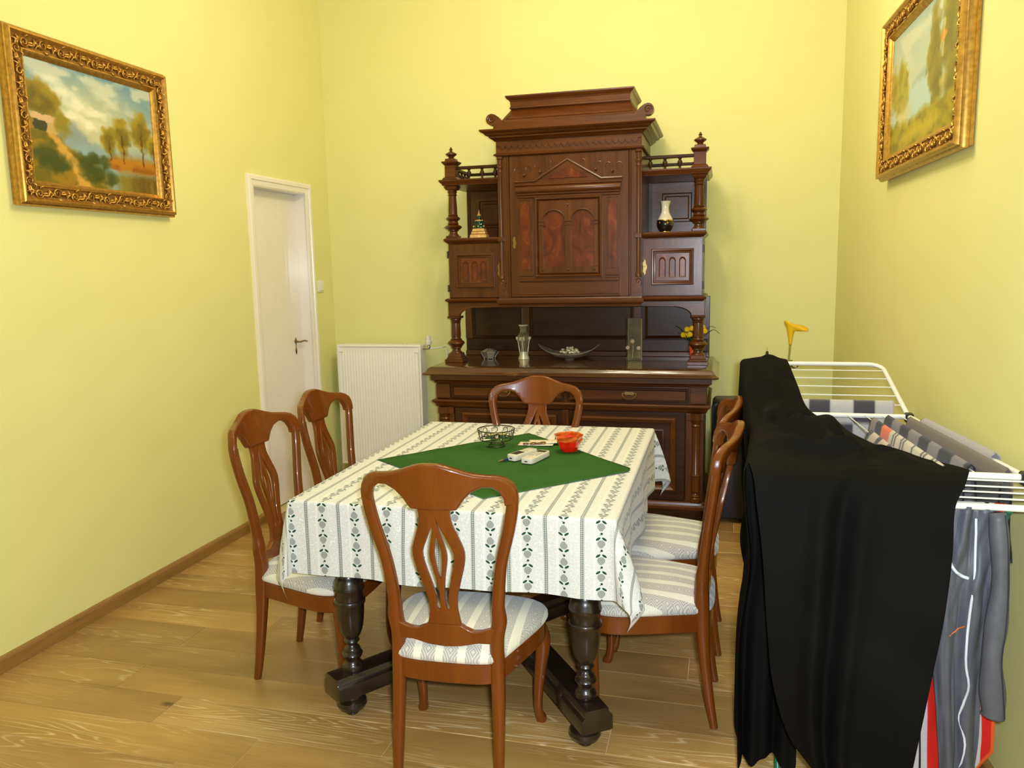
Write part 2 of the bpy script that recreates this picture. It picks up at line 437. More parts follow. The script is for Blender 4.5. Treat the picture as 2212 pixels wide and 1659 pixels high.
for xx in (-0.2, 0.2): MB().box(xx-0.02, xx+0.02, 0.10, 0.166, 0.5, 0.8).build('wall_bracket', M_rad, rd, bevel=0.002)
for xx in (-0.22, 0.22): MB().box(xx-0.012, xx+0.012, 0.03, 0.085, 0.0, z0+0.01).build('foot_bracket', M_rad, rd, bevel=0.002)
vx = rw+0.045; vz = z1-0.020
v = MB().tube([(rw, 0.05, vz-0.005), (rw+0.012, 0.05, vz-0.005), (vx, 0.05, vz-0.005), (vx, 0.05, vz-0.012)], [0.011, 0.013, 0.012, 0.012], 10)
v.lathe([(0.009, vz-0.012), (0.012, vz), (0.011, vz+0.012), (0.009, vz+0.016)], (vx, 0.05, 0), 12)
vo = v.build('valve', M_chrome, rd)
MB().lathe([(0.020, vz+0.020), (0.0215, vz+0.024), (0.0215, vz+0.046), (0.018, vz+0.050), (0.018, vz+0.078), (0.015, vz+0.082)], (vx, 0.05, 0), 16, mod=lambda a, z: 1+(0.05*math.cos(10*a) if z > vz+0.049 else 0)).build('thermostat_head', M_plastic, vo, label='white thermostat head')
MB().tube([(vx, 0.05, vz-0.006), (vx+0.04, 0.06, vz-0.006), (vx+0.085, 0.10, vz-0.002), (vx+0.09, 0.155, vz-0.006), (vx+0.093, 0.158, vz-0.05), (vx+0.095, 0.158, 0.30), (vx+0.095, 0.158, 0.0)], 0.005, 8).build('pipe', M_rad, rd)

# ceiling lamp: five warm lamps on a ring, hung above the table out of the picture
ch = thing('ceiling_lamp', 'five-armed ceiling lamp hanging above the dining table', 'lamp', (LAMP_POS[0], LAMP_POS[1], LAMP_POS[2]))
MB().lathe([(0.06, ZC-LAMP_POS[2]-0.001), (0.06, ZC-LAMP_POS[2]-0.02), (0.02, ZC-LAMP_POS[2]-0.05), (0.008, ZC-LAMP_POS[2]-0.055), (0.008, 0.20), (0.03, 0.19), (0.035, 0.15), (0.01, 0.12)], (0,0,0), 14).build('stem', M_brass, ch)
for k in range(5):
    a = 2*PI*k/5+0.3; px, py = 0.26*math.cos(a), 0.26*math.sin(a)
    MB().tube([(0,0,0.16), (px*0.5, py*0.5, 0.21), (px*0.9, py*0.9, 0.18), (px, py, 0.12), (px, py, 0.085)], [0.007,0.006,0.006,0.008,0.014], 8).build('arm', M_brass, ch)
    l = bpy.data.lights.new('lamp_bulb', 'POINT'); l.energy = LAMP_W; l.color = LAMP_COL; l.shadow_soft_size = 0.055
    lo = bpy.data.objects.new('lamp_bulb', l); COL.objects.link(lo); lo.parent = ch; lo.location = (px, py, 0.02)

# ------------------------------------------------------------------ the carved buffet
CX, CYB = -0.888, 5.26
cab = thing('buffet_cabinet', 'tall carved dark walnut buffet with turned columns against the back wall', 'cabinet', (CX, CYB, 0))
Yc = lambda yw: yw-CYB
BV = 0.002
# base ------------------------------------------------------------
yf = Yc(4.575)
MB().box(-0.79, 0.79, yf+0.03, 0, 0.0, 0.13).build('plinth', M_cabd, cab, bevel=BV)
MB().mould([(0.0, 0.13), (0.02, 0.13), (0.024, 0.135), (0.024, 0.150), (0.014, 0.158), (0.010, 0.170), (0.0, 0.176)], -0.805, 0.805, yf, 0).build('base_moulding', M_cabh, cab, smooth=25)
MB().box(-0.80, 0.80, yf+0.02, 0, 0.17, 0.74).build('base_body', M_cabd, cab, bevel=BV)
MB().box(-0.815, 0.815, yf+0.012, 0, 0.745, 0.862).build('frieze_body', M_cabh, cab, bevel=BV)
MB().mould([(0.0, 0.700), (0.006, 0.706), (0.012, 0.722), (0.022, 0.730), (0.026, 0.738), (0.022, 0.746), (0.0, 0.752)], -0.81, 0.81, yf+0.008, 0).build('string_moulding', M_cabh, cab, smooth=25)
MB().mould([(-0.02, 0.842), (0.004, 0.848), (0.010, 0.860), (0.022, 0.868), (0.026, 0.870), (0.026, 0.902), (-0.02, 0.904)], -0.815, 0.815, yf+0.008, 0).build('neck_moulding', M_cabh, cab, smooth=25)
# worn top board
def worn():
    m, t, b = newmat('worn_walnut_top', (0.09, 0.035, 0.012), 0.2, coat=0.6, coat_rough=0.08)
    n1 = noise(t, texco(t, 'Object', (0.9, 8, 9)), 2.0, 5, 0.6, 0.8)
    base = ramp(t, n1, [(0.3, (0.040, 0.015, 0.005)), (0.55, (0.078, 0.030, 0.0095)), (0.72, (0.12, 0.05, 0.015))])
    wmask = (noise(t, texco(t, 'Object', (1.6, 5, 3)), 3.0, 6, 0.65, 0.6)).sm(0.60, 0.72)
    t.links.new(mix(t, wmask*0.55, base, (0.27, 0.15, 0.05)), b.inputs['Base Color'])
    return m
M_worn = worn()
MB().mould([(-0.03, 0.902), (0.058, 0.903), (0.064, 0.908), (0.062, 0.914), (0.048, 0.922), (0.040, 0.930), (0.036, 0.940), (0.030, 0.946), (0.022, 0.950), (-0.02, 0.952)], -0.815, 0.815, yf+0.008, 0).build('countertop', M_worn, cab, smooth=30)
panel_prof = [(0,0),(0,0.010),(0.004,0.014),(0.012,0.014),(0.018,0.006),(0.024,0.002),(0.034,0.0)]
for s_ in (-1, 1):
    xa, xb = sorted((s_*0.006, s_*0.715))
    dr = MB().box(xa+0.003, xb-0.003, yf-0.004, yf+0.02, 0.758, 0.842).build('drawer', M_cabh, cab, bevel=BV)
    MB().ring(xa+0.004, xb-0.004, 0.760, 0.840, [(0,0),(0,0.004),(0.003,0.007),(0.009,0.007),(0.013,0.002),(0.018,-0.002)], yf-0.004, fill=True).build('drawer_panel', M_cabd, dr, smooth=25)
    hxp = s_*0.377
    bp = MB(); ol = []
    for q in range(32):
        a = 2*PI*q/32; rr = 1+0.22*math.cos(6*a)
        ol.append((hxp+0.042*math.cos(a)*rr*0.9, 0.808+0.010*math.sin(a)*rr))
    bp.prism(ol, yf-0.010, yf-0.005, 'y')
    hb = bp.build('handle_plate', M_brass, dr, bevel=0.001)
    MB().tube([(hxp+0.040*math.cos(a), yf-0.014-0.012*math.sin(a), 0.806-0.028*math.sin(a)) for a in np.linspace(0, PI, 13)], 0.0035, 6).build('bail_handle', M_brass, dr)
    # corner blocks with sunk lozenge beside the drawers
    xa, xb = sorted((s_*0.722, s_*0.812))
    cb_ = MB().box(xa, xb, yf-0.002, yf+0.02, 0.755, 0.845).build('corner_block', M_cabh, cab, bevel=BV)
    MB().ring(xa+0.012, xb-0.012, 0.768, 0.832, [(0,0),(0.004,-0.004),(0.03,-0.004)], yf-0.0022, fill=False).build('block_inlay', M_cabd, cb_)
    # doors below
    xa, xb = sorted((s_*0.004, s_*0.695))
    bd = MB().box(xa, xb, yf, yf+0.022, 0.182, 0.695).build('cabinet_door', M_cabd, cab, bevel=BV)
    MB().ring(xa+0.05, xb-0.05, 0.235, 0.690-0.02, [(0,0),(0.002,0.012),(0.012,0.016),(0.022,0.008),(0.030,0.004),(0.036,-0.004),(0.06,-0.005)], yf-0.0005, fill=False).build('door_moulding', M_cabh, bd, smooth=25)
    MB().ring(xa+0.115, xb-0.115, 0.300, 0.605, [(0,-0.003),(0.004,0.006),(0.012,0.008),(0.03,0.004),(0.05,0.004)], yf-0.0005, fill=True).build('door_panel', M_cabd, bd, smooth=25)
    for (xx0, xx1) in ((xa+0.115, xb-0.115),):
        MB().box(xx0+0.05, xx1-0.05, yf-0.010, yf-0.003, 0.335, 0.345).build('panel_bar', M_cabh, bd, bevel=0.001)
    # pilaster with turned half column at the corner
    xa, xb = sorted((s_*0.70, s_*0.80))
    pil = MB().box(xa, xb, yf+0.002, yf+0.024, 0.178, 0.70).build('corner_pilaster', M_cabv, cab, bevel=BV)
    xm = s_*0.757
    MB().lathe([(0.030,0.178),(0.030,0.200),(0.024,0.206),(0.028,0.214),(0.022,0.222),(0.020,0.232),(0.026,0.24),(0.026,0.33),(0.03,0.335),(0.024,0.345),(0.024,0.62),(0.030,0.628),(0.024,0.636),(0.028,0.655),(0.034,0.662),(0.034,0.70)], (xm, yf+0.006, 0), 18).build('half_column', M_cabv, pil)
    MB().prism([(xa+0.0, 0.66),(xb, 0.66),(xb, 0.70),(xa, 0.70)], yf-0.012, yf+0.004, 'y').build('pilaster_cap', M_cabh, pil, bevel=BV)
MB().box(-0.02, 0.02, yf-0.012, yf+0.004, 0.18, 0.70).build('centre_stile', M_cabv, cab, bevel=BV)
# lower niche back ---------------------------------------------------
yb = Yc(5.215)
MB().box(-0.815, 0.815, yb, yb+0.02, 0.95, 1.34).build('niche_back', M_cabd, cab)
MB().box(-0.815, 0.815, yb-0.022, yb, 0.951, 0.985).build('niche_ledge', M_cabh, cab, bevel=0.004)
MB().box(-0.80, 0.80, yb-0.010, yb, 0.985, 1.065).build('niche_rail', M_cabd, cab, bevel=0.003)
for xa, xb in ((-0.765, -0.41), (-0.36, 0.33), (0.405, 0.765)):
    MB().ring(xa, xb, 1.068, 1.300, [(0,0),(0,0.008),(0.006,0.010),(0.014,0.004),(0.02,-0.002),(0.024,-0.003)], yb-0.001, fill=True).build('niche_panel', M_cabd, cab, smooth=25)
for xx in (-0.815, -0.41, 0.335, 0.765):
    MB().box(xx, xx+0.048, yb-0.012, yb, 1.066, 1.34).build('niche_stile', M_cabv, cab, bevel=0.002)
# columns --------------------------------------------------------
yp = Yc(4.820)
def column_low(x):
    c = MB()
    c.taper((x, yp), (0.060, 0.060), (0.060, 0.060), 0.952, 0.972); c.taper((x, yp), (0.052, 0.052), (0.048, 0.048), 0.972, 0.986); c.taper((x, yp), (0.044, 0.044), (0.038, 0.038), 0.986, 1.010)
    o = c.build('column', M_cabv, cab, bevel=0.002)
    MB().lathe([(0.038,1.010),(0.036,1.016),(0.028,1.022),(0.026,1.036),(0.036,1.042),(0.034,1.046),(0.046,1.062),(0.055,1.072),(0.048,1.084),(0.034,1.092),(0.037,1.097),(0.030,1.101),(0.028,1.114),(0.033,1.118),(0.030,1.122),(0.031,1.130),(0.028,1.200),(0.033,1.205),(0.029,1.209),(0.031,1.216),(0.035,1.220),(0.034,1.228),(0.038,1.232)], (x, yp, 0), 20).build('shaft', M_cabv, o, smooth=40)
    MB().taper((x, yp), (0.040, 0.040), (0.042, 0.042), 1.230, 1.244).build('capital', M_cabh, o, bevel=0.003)
    return o
for s_ in (-1, 1): column_low(s_*0.755)
# curved brackets from the columns up to the shelf
for s_ in (-1, 1):
    pts = [(0.790,1.244),(0.790,1.336),(0.40,1.336),(0.40,1.300),(0.60,1.298)]
    for a in np.linspace(PI/2, 0.0, 9): pts.append((0.60+0.115*math.sin(PI/2-a), 1.298-0.054*(1-math.cos(PI/2-a))))
    pts = [(s_*p, z) for p, z in pts]
    if s_ < 0: pts.reverse()
    MB().prism(pts, yp-0.035, yp-0.013, 'y').build('arched_bracket', M_cabh, cab, bevel=0.002)
    MB().box(min(s_*0.765, s_*0.79), max(s_*0.765, s_*0.79), yp-0.01, yb, 1.290, 1.336).build('side_rail', M_cabh, cab, bevel=0.002)
# shelf under the cupboards; the middle stands proud
ysf = Yc(4.775); ycf = Yc(4.715)
MB().mould([(-0.02,1.326),(0.0,1.328),(0.006,1.336),(0.016,1.342),(0.018,1.350),(0.010,1.357),(-0.02,1.360)], -0.782, 0.782, ysf, Yc(5.22)).build('side_shelf', M_cabh, cab, smooth=25)
MB().mould([(-0.02,1.300),(0.0,1.304),(0.002,1.318),(0.014,1.326),(0.018,1.336),(0.018,1.344),(0.008,1.352),(0.004,1.360),(-0.02,1.361)], -0.428, 0.428, ycf, Yc(5.22)).build('middle_shelf', M_cabh, cab, smooth=25)
# side cupboards ---------------------------------------------------
for s_ in (-1, 1):
    xa, xb = sorted((s_*0.425, s_*0.778))
    MB().box(xa, xb, ysf+0.012, Yc(5.22), 1.358, 1.700).build('side_cupboard', M_cabv, cab, bevel=BV)
    dr = MB().box(xa+0.006, xb-0.004, ysf, ysf+0.014, 1.362, 1.692).build('cupboard_door', M_cabv, cab, bevel=BV)
    x0, x1 = sorted((s_*0.482, s_*0.725))
    MB().ring(x0, x1, 1.424, 1.634, [(0,0),(0,0.010),(0.005,0.014),(0.011,0.013),(0.016,0.006),(0.024,0.004),(0.028,-0.004),(0.034,-0.005)], ysf, fill=False).build('door_moulding', M_cabh, dr, smooth=25)
    MB().box(x0+0.03, x1-0.03, ysf-0.002, ysf+0.006, 1.454, 1.604).build('door_panel', M_burl, dr)
    for k in range(3):
        xm = (x0+x1)/2+(k-1)*0.058
        arch = [(xm-0.019,1.468),(xm+0.019,1.468),(xm+0.019,1.565)]+[(xm+0.019*math.cos(a), 1.565+0.022*math.sin(a)) for a in np.linspace(0.25, PI-0.25, 7)]+[(xm-0.019,1.565)]
        n = len(arch); inn = [(xm+(p-xm)*0.72, 1.52+(z-1.52)*0.84) for p, z in arch]
        a_ = MB().add([(p, ysf-0.0075, z) for p, z in arch]+[(p, ysf-0.0025, z) for p, z in inn]+[(p, ysf-0.001, z) for p, z in arch], [(i, (i+1) % n, n+(i+1) % n, n+i) for i in range(n)]+[(2*n+i, 2*n+(i+1) % n, (i+1) % n, i) for i in range(n)])
        a_.build('carved_arch', M_cabh, dr)
    # scribed border with stepped corners on the door
    bx = [(x0-0.028,1.50),(x0-0.028,1.448),(x0-0.018,1.436),(x0-0.030,1.426),(x0-0.030,1.396),(x0+0.02,1.396),(x0+0.032,1.408),(x1-0.032,1.408),(x1-0.02,1.396),(x1+0.030,1.396),(x1+0.030,1.430),(x1+0.020,1.444),(x1+0.020,1.610),(x1+0.030,1.622),(x1+0.030,1.662),(x1-0.02,1.662),(x1-0.032,1.650),(x0+0.032,1.650),(x0+0.02,1.662),(x0-0.030,1.662),(x0-0.030,1.60)]
    MB().tube([(p, ysf-0.0005, z) for p, z in bx], 0.0022, 4).build('border_bead', M_cabh, dr)
    kx = s_*0.444
    ky = MB(); ol = []
    for q in range(40):
        a = 2*PI*q/40; rr = 1+0.25*math.cos(5*a)
        ol.append((kx+0.011*math.cos(a)*rr, 1.530+0.045*math.sin(a)*(1+0.12*math.cos(7*a))))
    ky.prism(ol, ysf-0.004, ysf, 'y'); ky.lathe([(0.004,-0.010),(0.005,-0.005),(0.004,0)], (kx, ysf, 1.535), 8, axis='y')
    ky.build('escutcheon', M_brass, dr, bevel=0.0008)
    for zz in (1.42, 1.63): MB().tube([(s_*0.780, ysf+0.004, zz-0.022), (s_*0.780, ysf+0.004, zz+0.022)], 0.005, 8).build('hinge', M_black, dr)
    # shelf above cupboard
    MB().mould([(-0.02,1.694),(0.0,1.698),(0.008,1.706),(0.016,1.712),(0.020,1.722),(0.014,1.730),(-0.02,1.732)], xa, xb, ysf, Yc(5.22)).build('niche_shelf', M_cabh, cab, smooth=25)
    # upper niche back panel, fluted strip at the back corner
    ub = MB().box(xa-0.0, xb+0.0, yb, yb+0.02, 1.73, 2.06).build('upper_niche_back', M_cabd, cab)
    a0, a1 = sorted((s_*0.470, s_*0.735))
    MB().ring(a0-0.02, a1+0.02, 1.745, 2.045, [(0,0.002),(0,0.014),(0.06,0.014),(0.066,0.004),(0.078,0.004),(0.085,0.010),(0.13,0.010)], yb, fill=True).build('raised_panel', M_cabh, ub, smooth=25)
    f_ = MB(); c0 = s_*0.776
    for k in range(5): f_.tube([(c0-s_*0.012*k, yb-0.008, 1.732), (c0-s_*0.012*k, yb-0.008, 2.058)], 0.006, 8)
    f_.build('fluted_strip', M_cabv, cab)
    MB().box(min(c0-s_*0.058, c0+s_*0.008), max(c0-s_*0.058, c0+s_*0.008), yb-0.006, yb+0.02, 1.732, 2.06).build('corner_stile', M_cabv, cab)
    # upper column
    x = s_*0.752
    cu = MB().box(x-0.038, x+0.038, yp-0.038, yp+0.038, 1.731, 1.746).build('upper_column', M_cabh, cab, bevel=0.002)
    MB().lathe([(0.036,1.746),(0.034,1.752),(0.026,1.760),(0.024,1.774),(0.034,1.778),(0.034,1.783),(0.046,1.790),(0.056,1.800),(0.046,1.810),(0.030,1.816),(0.036,1.821),(0.032,1.825),(0.028,1.836),(0.036,1.842),(0.046,1.852),(0.038,1.862),(0.028,1.868),(0.032,1.873),(0.027,1.879),(0.0275,1.90),(0.0235,1.990),(0.030,1.996),(0.025,2.001),(0.026,2.010),(0.031,2.015),(0.028,2.019),(0.030,2.027)], (x, yp, 0), 20).build('shaft', M_cabv, cu, smooth=40)
    MB().taper((x, yp), (0.032, 0.032), (0.044, 0.044), 2.026, 2.048).build('capital', M_cabh, cu, bevel=0.003)
    # top shelf with corner post, finial and gallery rail
    xa2, xb2 = sorted((s_*0.425, s_*0.800))
    MB().mould([(-0.02,2.050),(0.0,2.052),(0.004,2.062),(0.012,2.070),(0.018,2.078),(0.018,2.086),(-0.02,2.088)], min(xa2, xb2), max(xa2, xb2), ysf, Yc(5.23)).build('gallery_shelf', M_cabh, cab, smooth=25)
    po = MB(); po.taper((x, yp), (0.050, 0.050), (0.040, 0.040), 2.088, 2.104); po.taper((x, yp), (0.034, 0.034), (0.034, 0.034), 2.104, 2.176); po.taper((x, yp), (0.036, 0.036), (0.050, 0.050), 2.176, 2.192); po.taper((x, yp), (0.050, 0.050), (0.050, 0.050), 2.192, 2.198); po.taper((x, yp), (0.034, 0.034), (0.030, 0.030), 2.198, 2.216)
    pp = po.build('corner_post', M_cabh, cab, bevel=0.002)
    MB().lathe([(0.026,2.216),(0.016,2.222),(0.018,2.228),(0.034,2.240),(0.035,2.246),(0.020,2.256),(0.008,2.262),(0.007,2.268),(0.012,2.272),(0.008,2.277),(0.005,2.283),(0.0015,2.288)], (x, yp, 0), 18).build('finial', M_cabv, pp)
    xi = s_*0.43
    MB().box(min(x, xi), max(x, xi), yp-0.014, yp+0.010, 2.150, 2.168).build('gallery_rail', M_cabd, cab, bevel=0.003)
    MB().box(x-0.012, x+0.012, yp+0.03, Yc(5.22), 2.150, 2.168).build('gallery_rail', M_cabd, cab, bevel=0.003)
    MB().box(min(x, xi), max(x, xi), Yc(5.20), Yc(5.22), 2.150, 2.168).build('gallery_rail', M_cabd, cab, bevel=0.003)
    bal = [(0.007,2.088),(0.008,2.092),(0.0055,2.098),(0.013,2.122),(0.0135,2.128),(0.010,2.136),(0.0055,2.141),(0.010,2.146),(0.010,2.152)]
    src = MB().lathe(bal, (0,0,0), 10).build('gallery_baluster', M_cabd, cab)
    pos = [(s_*(0.43+0.27*q/3.2)+s_*0.04, yp) for q in range(3)]+[(x, yp+0.07+q*0.065) for q in range(5)]
    src.location = (pos[0][0], pos[0][1], 0)
    for q in pos[1:]: inst(src, cab, (q[0], q[1], 0))
# middle section -----------------------------------------------------
MB().box(-0.428, 0.428, ycf+0.016, Yc(5.23), 1.36, 2.205).build('middle_body', M_cabv, cab, bevel=BV)
for s_ in (-1, 1):
    xa, xb = sorted((s_*0.368, s_*0.430))
    pb = MB().box(xa, xb, ycf+0.004, ycf+0.02, 1.36, 2.20).build('middle_pilaster', M_cabv, cab, bevel=BV)
    xm = s_*0.412
    MB().lathe([(0.016,1.475),(0.018,1.49),(0.015,1.50),(0.013,1.51),(0.0125,2.10),(0.016,2.108),(0.013,2.114),(0.014,2.126),(0.018,2.132),(0.018,2.145),(0.013,2.15),(0.014,2.18),(0.02,2.185),(0.02,2.198)], (xm, ycf+0.002, 0), 14).build('slender_column', M_cabv, pb)
    MB().box(xm-0.02, xm+0.02, ycf-0.016, ycf+0.006, 1.700, 1.728).build('column_band', M_cabh, pb, bevel=0.002)
    # scroll console at the foot
    sc = []
    for a in np.linspace(0, 2.4*PI, 22): rr = 0.018-0.0022*a; sc.append((xm+s_*rr*math.cos(a)*1.0, ycf-0.004, 1.452+rr*math.sin(a)))
    c_ = MB().tube(sc, 0.004, 6); c_.prism([(xm-0.022,1.362),(xm+0.022,1.362),(xm+0.024,1.405),(xm+0.012,1.43),(xm+0.022,1.455),(xm+0.016,1.474),(xm-0.016,1.474),(xm-0.022,1.455),(xm-0.022,1.40)], ycf-0.004, ycf+0.006, 'y')
    c_.build('scroll_console', M_cabh, pb)
    MB().tube([(s_*0.364, ycf+0.003, 1.362), (s_*0.364, ycf+0.003, 2.198)], 0.006, 8).build('edge_bead', M_cabv, pb)
# big carved door
yd = ycf+0.002
dr = MB().box(-0.356, 0.356, yd, yd+0.016, 1.364, 2.198).build('carved_door', M_cabv, cab, bevel=BV)
ped = [(-0.318,2.030),(-0.318,2.046),(-0.195,2.046),(-0.005,2.160),(0.005,2.160),(0.195,2.046),(0.318,2.046),(0.318,2.030)]
MB().prism(ped, yd-0.012, yd+0.002, 'y').build('pediment_field', M_cabh, dr, bevel=0.002)
MB().tube([(-0.32,yd-0.012,2.046),(-0.198,yd-0.012,2.046),(0,yd-0.012,2.163),(0.198,yd-0.012,2.046),(0.32,yd-0.012,2.046)], (0.008,0.008), 6).build('pediment_moulding', M_cabh, dr)
MB().prism([(-0.12,2.056),(0.12,2.056),(0,2.126)], yd-0.016, yd-0.008, 'y').build('pediment_panel', M_burl, dr, bevel=0.002)
MB().box(-0.318,0.318,yd-0.020,yd,2.020,2.034).build('cornice_fillet', M_cabh, dr, bevel=0.003)
hr = MB(); hr.lathe([(0.020,-0.312),(0.022,-0.308),(0.022,0.308),(0.020,0.312)], (0, yd-0.008, 1.998), 16, axis='x'); hr.build('half_round', M_cabh, dr)
MB().box(-0.310,0.310,yd-0.016,yd,1.966,1.980).build('cornice_fillet', M_cabh, dr, bevel=0.004)
MB().box(-0.305,0.305,yd-0.010,yd,1.950,1.964).build('cornice_fillet', M_cabh, dr, bevel=0.003)
MB().ring(-0.200,0.200,1.482,1.952,[(0,0),(0,0.012),(0.005,0.016),(0.011,0.015),(0.016,0.006),(0.020,0.002),(0.024,-0.004)], yd, fill=False).build('panel_moulding', M_cabh, dr, smooth=25)
MB().box(-0.178,0.178,yd-0.004,yd+0.01,1.504,1.93).build('burl_panel', M_burl, dr)
# arcade over the burl: two round arches on flat pillars
ya = yd-0.012
arc = MB()
def spandrel(cx, hw, zs, top, x0, x1):
    pts = [(x0, top), (x0, zs)]
    for a in np.linspace(PI, 0, 15): pts.append((cx+hw*math.cos(a), zs+hw*math.sin(a)))
    pts += [(x1, zs), (x1, top)]
    return pts
arc.prism(list(reversed(spandrel(-0.086, 0.066, 1.805, 1.926, -0.178, 0.0))), ya, yd-0.003, 'y')
arc.prism(list(reversed(spandrel(0.086, 0.066, 1.805, 1.926, 0.0, 0.178))), ya, yd-0.003, 'y')
for c_ in (-0.165, 0.0, 0.165):
    hw = 0.013 if c_ else 0.020
    arc.box(c_-hw, c_+hw, ya, yd-0.003, 1.542, 1.806)
arc.box(-0.178, 0.178, ya, yd-0.003, 1.505, 1.542)
arc.build('arcade', M_cabv, dr, bevel=0.0015)
for c_ in (-0.157, 0.0, 0.157):
    for zz in (1.790, 1.812): MB().box(c_-0.024, c_+0.024, ya-0.005, ya, zz-0.004, zz+0.004).build('pillar_band', M_cabh, dr, bevel=0.001)
    MB().lathe([(0.0005,-0.008),(0.005,-0.006),(0.007,0.0)], (c_, ya, 1.524), 10, axis='y').build('boss', M_cabh, dr)
for cx in (-0.086, 0.086):
    MB().tube([(cx+0.070*math.cos(a), ya-0.001, 1.806+0.070*math.sin(a)) for a in np.linspace(PI, 0, 17)], 0.004, 6).build('arch_bead', M_cabh, dr)
for (bx_, bz) in ((0,1.905),(0,2.112),(0,2.072),(-0.262,2.084),(0.262,2.084),(-0.165,2.098),(0.165,2.098)):
    MB().lathe([(0.0005,-0.012),(0.006,-0.009),(0.009,0.0)], (bx_, yd-0.006, bz), 10, axis='y').build('boss', M_cabh, dr)
for s_ in (-1, 1):
    for k, (qx, qz, rr) in enumerate(((0.30,2.112,0.024),(0.235,2.118,0.019),(0.185,2.130,0.014),(0.09,2.150,0.012))):
        MB().tube([(s_*(qx+rr*(1-0.25*a/PI)*math.cos(a)), yd-0.001, qz+rr*(1-0.25*a/PI)*math.sin(a)) for a in np.linspace(-0.6, 1.35*PI, 16)], 0.0028, 5).build('carved_scroll', M_cabh, dr)
    # narrow lancet panels either side
    x0, x1 = sorted((s_*0.218, s_*0.305))
    xm = (x0+x1)/2
    MB().ring(x0, x1, 1.500, 1.946, [(0,0.0),(0.0,0.005),(0.008,0.005)], yd, fill=False).build('lancet_frame', M_cabh, dr)
    lan = [(xm-0.026,1.53),(xm+0.026,1.53),(xm+0.026,1.90),(xm+0.018,1.912),(xm+0.010,1.916),(xm,1.93),(xm-0.010,1.916),(xm-0.018,1.912),(xm-0.026,1.90)]
    MB().prism(lan, yd-0.003, yd+0.002, 'y').build('lancet_panel', M_burl, dr, bevel=0.001)
    for zz in (1.478, 1.494): MB().box(x0, x1, yd-0.010, yd, zz-0.005, zz+0.005).build('lancet_base', M_cabh, dr, bevel=0.002)
MB().box(-0.305,0.305,yd-0.012,yd,1.458,1.472).build('base_fillet', M_cabh, dr, bevel=0.003)
MB().box(-0.300,0.300,yd-0.004,yd,1.378,1.452).build('base_panel', M_cabh, dr, bevel=0.002)
MB().box(-0.305,0.305,yd-0.008,yd,1.366,1.376).build('base_fillet', M_cabh, dr, bevel=0.002)
ol = [(-0.331+0.010*math.cos(2*PI*q/32)*(1+0.25*math.cos(5*2*PI*q/32)), 1.690+0.036*math.sin(2*PI*q/32)) for q in range(32)]
MB().prism(ol, yd-0.004, yd, 'y').build('escutcheon', M_brass, dr, bevel=0.0008)
# entablature and roof-like crest
MB().mould([(-0.02,2.196),(0.0,2.198),(0.012,2.204),(0.014,2.210),(0.004,2.216),(0.0,2.218),(0.0,2.290),(-0.02,2.292)], -0.432, 0.432, ycf-0.004, Yc(5.24)).build('frieze', M_cabh, cab, smooth=25)
ss = MB()
for k in range(22):
    cx = -0.41+0.82*(k+0.5)/22
    ss.prism([(cx-0.0175,2.262),(cx-0.0175,2.254),(cx-0.010,2.246),(cx,2.236),(cx+0.010,2.246),(cx+0.0175,2.254),(cx+0.0175,2.262)], ycf-0.012, ycf-0.003, 'y')
ss.box(-0.425, 0.425, ycf-0.012, ycf-0.003, 2.262, 2.272)
ss.build('scalloped_border', M_cabh, cab, bevel=0.0)
MB().mould([(-0.02,2.284),(0.006,2.286),(0.018,2.296),(0.028,2.302),(0.034,2.304),(0.034,2.312),(0.052,2.318),(0.060,2.328),(0.074,2.334),(0.080,2.340),(0.080,2.348),(-0.04,2.350)], -0.432, 0.432, ycf-0.004, Yc(5.25)).build('cornice', M_cabh, cab, smooth=25)
MB().box(-0.418, 0.418, ycf+0.012, Yc(5.20), 2.348, 2.402).build('attic_base', M_cabh, cab, bevel=0.003)
c_ = MB(); vs = []
for z, hx_, yy in ((2.402,0.408,ycf+0.02),(2.480,0.352,ycf+0.075)): vs += [(-hx_,yy,z),(hx_,yy,z),(hx_,Yc(5.18),z),(-hx_,Yc(5.18),z)]
c_.add(vs, [(0,1,5,4),(1,2,6,5),(2,3,7,6),(3,0,4,7),(4,5,6,7),(3,2,1,0)])
c_.build('sloping_attic', M_cabh, cab, bevel=0.002)
MB().tube([(-0.375,ycf+0.03,2.418),(0.375,ycf+0.03,2.418),(0.325,ycf+0.072,2.468),(-0.325,ycf+0.072,2.468)], 0.003, 4, closed=True).build('attic_bead', M_cabh, cab)
MB().mould([(-0.02,2.476),(0.004,2.478),(0.010,2.484),(0.008,2.490),(0.004,2.494),(0.006,2.520),(0.012,2.530),(0.022,2.536),(0.030,2.546),(0.030,2.554),(-0.04,2.556)], -0.352, 0.352, ycf+0.072, Yc(5.18)).build('crest_cornice', M_cabh, cab, smooth=25)
